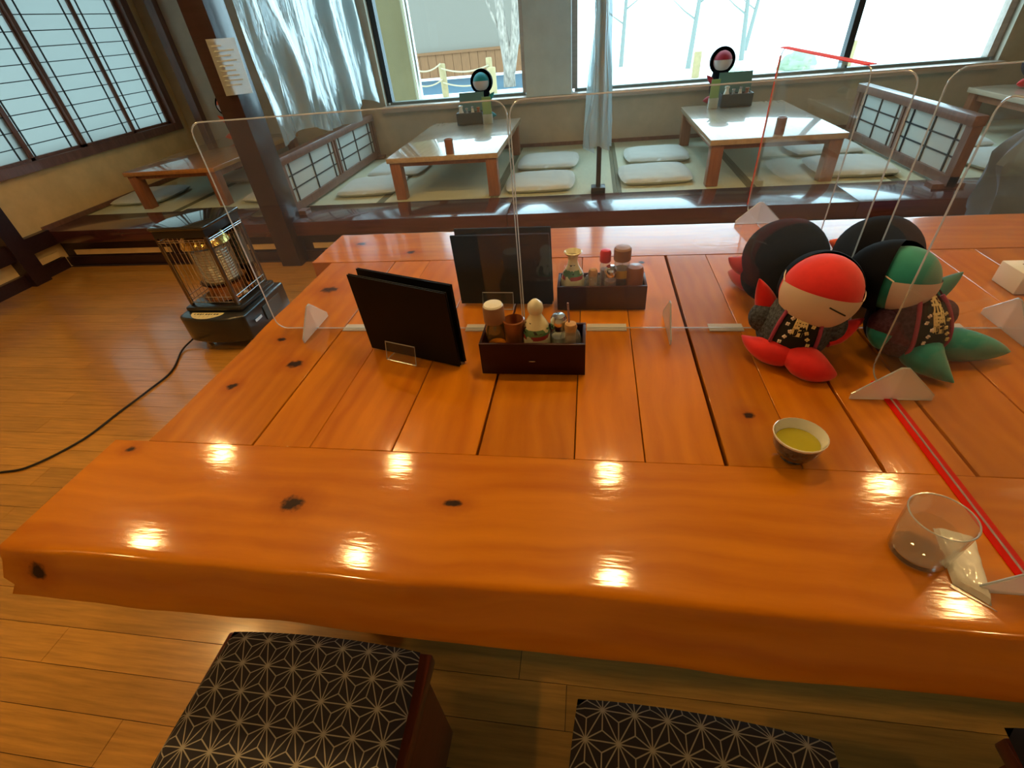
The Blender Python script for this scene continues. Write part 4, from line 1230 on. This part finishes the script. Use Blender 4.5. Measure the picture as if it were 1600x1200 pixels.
far_menu(1.075, 1.340, 4.915, 'teal menu behind the caddy on the screen-side low table')
def green_card(x0, x1, y, lab):
    t = thing('green_card', lab, 'card', ((x0 + x1) / 2, y, .60), 'green cards on the low tables')
    MB().box(x0, x1, y, y + .006, .60, .81).build('card', 'green_card', t)
    MB().box(x0 - .004, x1 + .004, y - .008, y + .014, .60, .675).build('clear_holder', 'acrylic_frosted', t)
green_card(-.965, -.885, 4.80, 'green card standing right of the caddy by window pillar')
green_card(.985, 1.055, 4.80, 'green card standing left of the caddy near right paper screen')
for (cx, lab) in ((-1.095, 'pillar-side'), (1.21, 'screen-side')):
    for k, (nm, w, h, m, what) in enumerate((('sauce_flask', .028, .14, 'porcelain_white', 'cream flask'), ('spice_jar', .02, .12, 'thin_glass', 'glass jar'), ('salt_shaker', .018, .13, 'salt', 'pale shaker'), ('toothpick_pot', .024, .12, 'brown_ceramic', 'brown pot'))):
        x = cx - .082 + k * .054
        t = thing(nm, what + ' in the caddy of the ' + lab + ' low table', nm.split('_')[1], (x, 4.85, .609), 'condiments on the low tables')
        part(t, 'body', [(.0001, 0), (w * .9, 0), (w, .01), (w, h * .55), (w * .6, h * .75), (w * .55, h * .9)], m, 16)
        part(t, 'lid', [(w * .58, h * .88), (w * .7, h * .9), (w * .7, h), (.0001, h * 1.02)], 'chrome' if k in (1, 2) else m, 16)
def far_doll(lab, x, y, z, m, zb=.60):
    doll(lab, (x, y, zb), (x, y - .01, z), (-.05, -1, .05), .074, m, {
        'arm': ((x - .05, y - .01, zb + .16), (x - .115, y - .03, zb + .22), .020, (0, 0, 0)), 'arm.1': ((x + .05, y - .01, zb + .16), (x + .115, y - .03, zb + .22), .020, (0, 0, 0)),
        'leg': ((x - .03, y, zb + .035), (x - .12, y - .03, zb + .03), .03, (0, 0, 0)), 'leg.1': ((x + .03, y, zb + .035), (x + .12, y - .03, zb + .03), .03, (0, 0, 0))},
        mask='mask_cloth_grey', hood=1.30, detail=False, body_r=(.06, .075, .13))
far_doll('small teal-headed cloth doll behind the caddy by window pillar', -.998, 5.04, .905, 'blue_teal_cloth')
far_doll('pink-headed cloth doll behind the caddy near right paper screen', 1.095, 5.04, .915, 'dark_red_cloth')
far_doll('orange cloth doll on the low table below the shoji window', -3.50, 4.86, .90, 'orange_cloth')
far_doll('red cloth doll on the low table at the far right', 3.36, 4.80, .76, 'red_cloth')
green_card(-3.40, -3.33, 4.74, 'green card beside the orange doll on far left table')

# ================================================================== HEATER
hx, hy = -2.02, 2.21
ht = thing('oil_heater', 'black cabinet heater with wire guard standing on the floor', 'heater', (hx, hy, 0))
def hz(x, y, z): return (hx + x, hy + y, z)
poly = []
W = .200
for k in range(13):
    t_ = -1 + 2 * k / 12
    poly.append((hx + W * t_ * .98, hy - .20 - .055 * math.sqrt(max(0, 1 - t_ * t_ * .97))))
poly += [(hx + W, hy + .20), (hx - W, hy + .20)]
MB().prism(poly, .055, .205).build('base', 'heater_black', ht, bevel=.014, seg=3)
box('tray', hx - .17, hx + .17, hy - .17, hy + .17, .205, .235, 'heater_black', ht, bevel=.01)
MB().prism([(hx - .03 + .098 * math.cos(R_(180 + 15 * k)), hy - .180 + .066 * math.sin(R_(180 + 15 * k))) for k in range(13)], .205, .2068).build('control_panel', 'panel_gold', ht)
for k in range(9):
    box('panel_mark', hx - .105 + k * .017, hx - .105 + k * .017 + (.012 if k % 3 else .007), hy - .203, hy - .192, .2068, .2074, 'ink', ht)
for k in range(5):
    box('panel_mark', hx - .085 + k * .026, hx - .0835 + k * .026, hy - .230, hy - .210, .2068, .2072, 'brown_cap', ht)
box('side_handle', hx + .2, hx + .208, hy - .15, hy - .09, .13, .145, 'chrome', ht)
box('side_latch', hx + .2, hx + .204, hy - .05, hy + .12, .09, .17, 'heater_navy', ht)
for sx in (-1, 1):
    for sy in (-1, 1):
        cx, cy = hx + sx * .15, hy + sy * .16
        MB(Matrix.Translation((cx, cy, .022)) @ Matrix.Rotation(R_(90), 4, 'X')).lathe([(.0001, -.010), (.020, -.010), (.022, -.006), (.022, .006), (.020, .010), (.0001, .010)], (0, 0, 0), 16, cap=False).build('caster', 'chrome', ht, smooth=True)
        box('caster_fork', cx - .010, cx + .010, cy - .014, cy + .014, .030, .056, 'heater_black', ht)
# upper cage
c0 = .150
MB().box(hx - .155, hx + .155, hy - .155, hy + .155, .648, .668).build('top_plate', 'heater_top', ht, bevel=.008, seg=3)
box('top_hood', hx - .145, hx + .145, hy - .145, hy + .145, .610, .648, 'heater_black', ht)
for sx in (-1, 1):
    for sy in (-1, 1):
        box('corner_post', hx + sx * .140 - .007, hx + sx * .140 + .007, hy + sy * .140 - .007, hy + sy * .140 + .007, .235, .612, 'steel_dark', ht)
gi = 0
for side in range(4):
    ca, sa = math.cos(side * math.pi / 2), math.sin(side * math.pi / 2)
    Q = lambda a, d, z: (hx + a * ca - d * sa, hy + a * sa + d * ca, z)
    for z in (.255, .285, .590, .600):
        MB().tube([Q(-.135, -.148, z), Q(.135, -.148, z)], .0020, 6).build('guard_wire', 'steel_wire', ht)
    for k in range(10):
        a = -.126 + k * .028
        MB().tube([Q(a, -.148, .250), Q(a, -.148, .602)], .0016, 6).build('guard_wire', 'steel_wire', ht)
MB().lathe([(.105, 0), (.105, .19)], hz(0, 0, .33), 36, cap=False).build('burner_glass', 'thin_glass', ht, smooth=True)
bm_ = MB()
for k in range(12):
    z = .34 + k * .014
    bm_.tube([(hx + .085 * math.cos(a * math.pi / 12), hy + .085 * math.sin(a * math.pi / 12), z) for a in range(24)], .0045, 6, closed=True)
bm_.build('burner_coil', 'burner_mesh', ht, smooth=True)
MB().lathe([(.0001, 0), (.070, 0), (.072, .18), (.0001, .18)], hz(0, 0, .33), 30, cap=False).build('burner_core', 'burner_mesh', ht, smooth=True)
MB().lathe([(.130, .012), (.110, .0), (.095, .03), (.095, .075), (.120, .095)], hz(0, 0, .235), 32, cap=False).build('lower_pan', 'copper_pan', ht, smooth=True)
MB().lathe([(.125, .0), (.115, .03), (.075, .07), (.0001, .075)], hz(0, 0, .535), 32, cap=False).build('upper_reflector', 'brass', ht, smooth=True)
MB().slab([hz(-.128, .132, .24), hz(.128, .132, .24), hz(.128, .132, .60), hz(-.128, .132, .60)], .003).build('rear_reflector', 'chrome', ht)
cp = [(-2.205, 2.05, .06), (-2.25, 2.02, .03), (-2.27, 1.95, .008), (-2.187, 1.76, .006), (-2.192, 1.596, .006), (-2.213, 1.424, .006), (-2.235, 1.24, .006), (-2.33, 1.08, .006), (-2.443, 1.034, .006), (-2.75, .98, .006), (-3.2, 1.0, .006)]
fine = []
for i in range(len(cp) - 1):
    p0, p1, p2, p3 = (V(cp[max(i - 1, 0)]), V(cp[i]), V(cp[i + 1]), V(cp[min(i + 2, len(cp) - 1)]))
    for k in range(6):
        u = k / 6
        fine.append(.5 * ((2 * p1) + (-p0 + p2) * u + (2 * p0 - 5 * p1 + 4 * p2 - p3) * u * u + (-p0 + 3 * p1 - 3 * p2 + p3) * u ** 3))
fine = [V((p.x, p.y, max(p.z, .0055))) for p in fine]
MB().tube(fine, .0048, 8).build('power_cord', 'cord_black', ht, smooth=True)

# ================================================================== GREY JACKET BEHIND THE TABLE
jx, jy = 1.90, 2.10
def jkf(u, v):
    a = u * 2 * math.pi
    prof = [(.36, 0), (.37, .25), (.36, .5), (.385, .66), (.38, .78), (.30, .90), (.17, .97), (.001, .985)]
    i = min(int(v * 7), 6); w = v * 7 - i
    r = prof[i][0] * (1 - w) + prof[i + 1][0] * w; z = prof[i][1] * (1 - w) + prof[i + 1][1] * w
    k = r * (1 + .20 * noise.noise((math.cos(a) * 2.5, math.sin(a) * 2.5, z * 5)) + .07 * math.sin(a * 7 + z * 14 + 3 * noise.noise((a, z * 3, 1))))
    return (jx + k * math.cos(a), jy + k * .62 * math.sin(a), z)
o = MB().grid(jkf, 60, 40).build('grey_jacket', 'jacket_grey', smooth=True, org=(jx, jy, 0))
tag(o, 'grey jacket bunched up behind the table at the right edge', 'jacket')
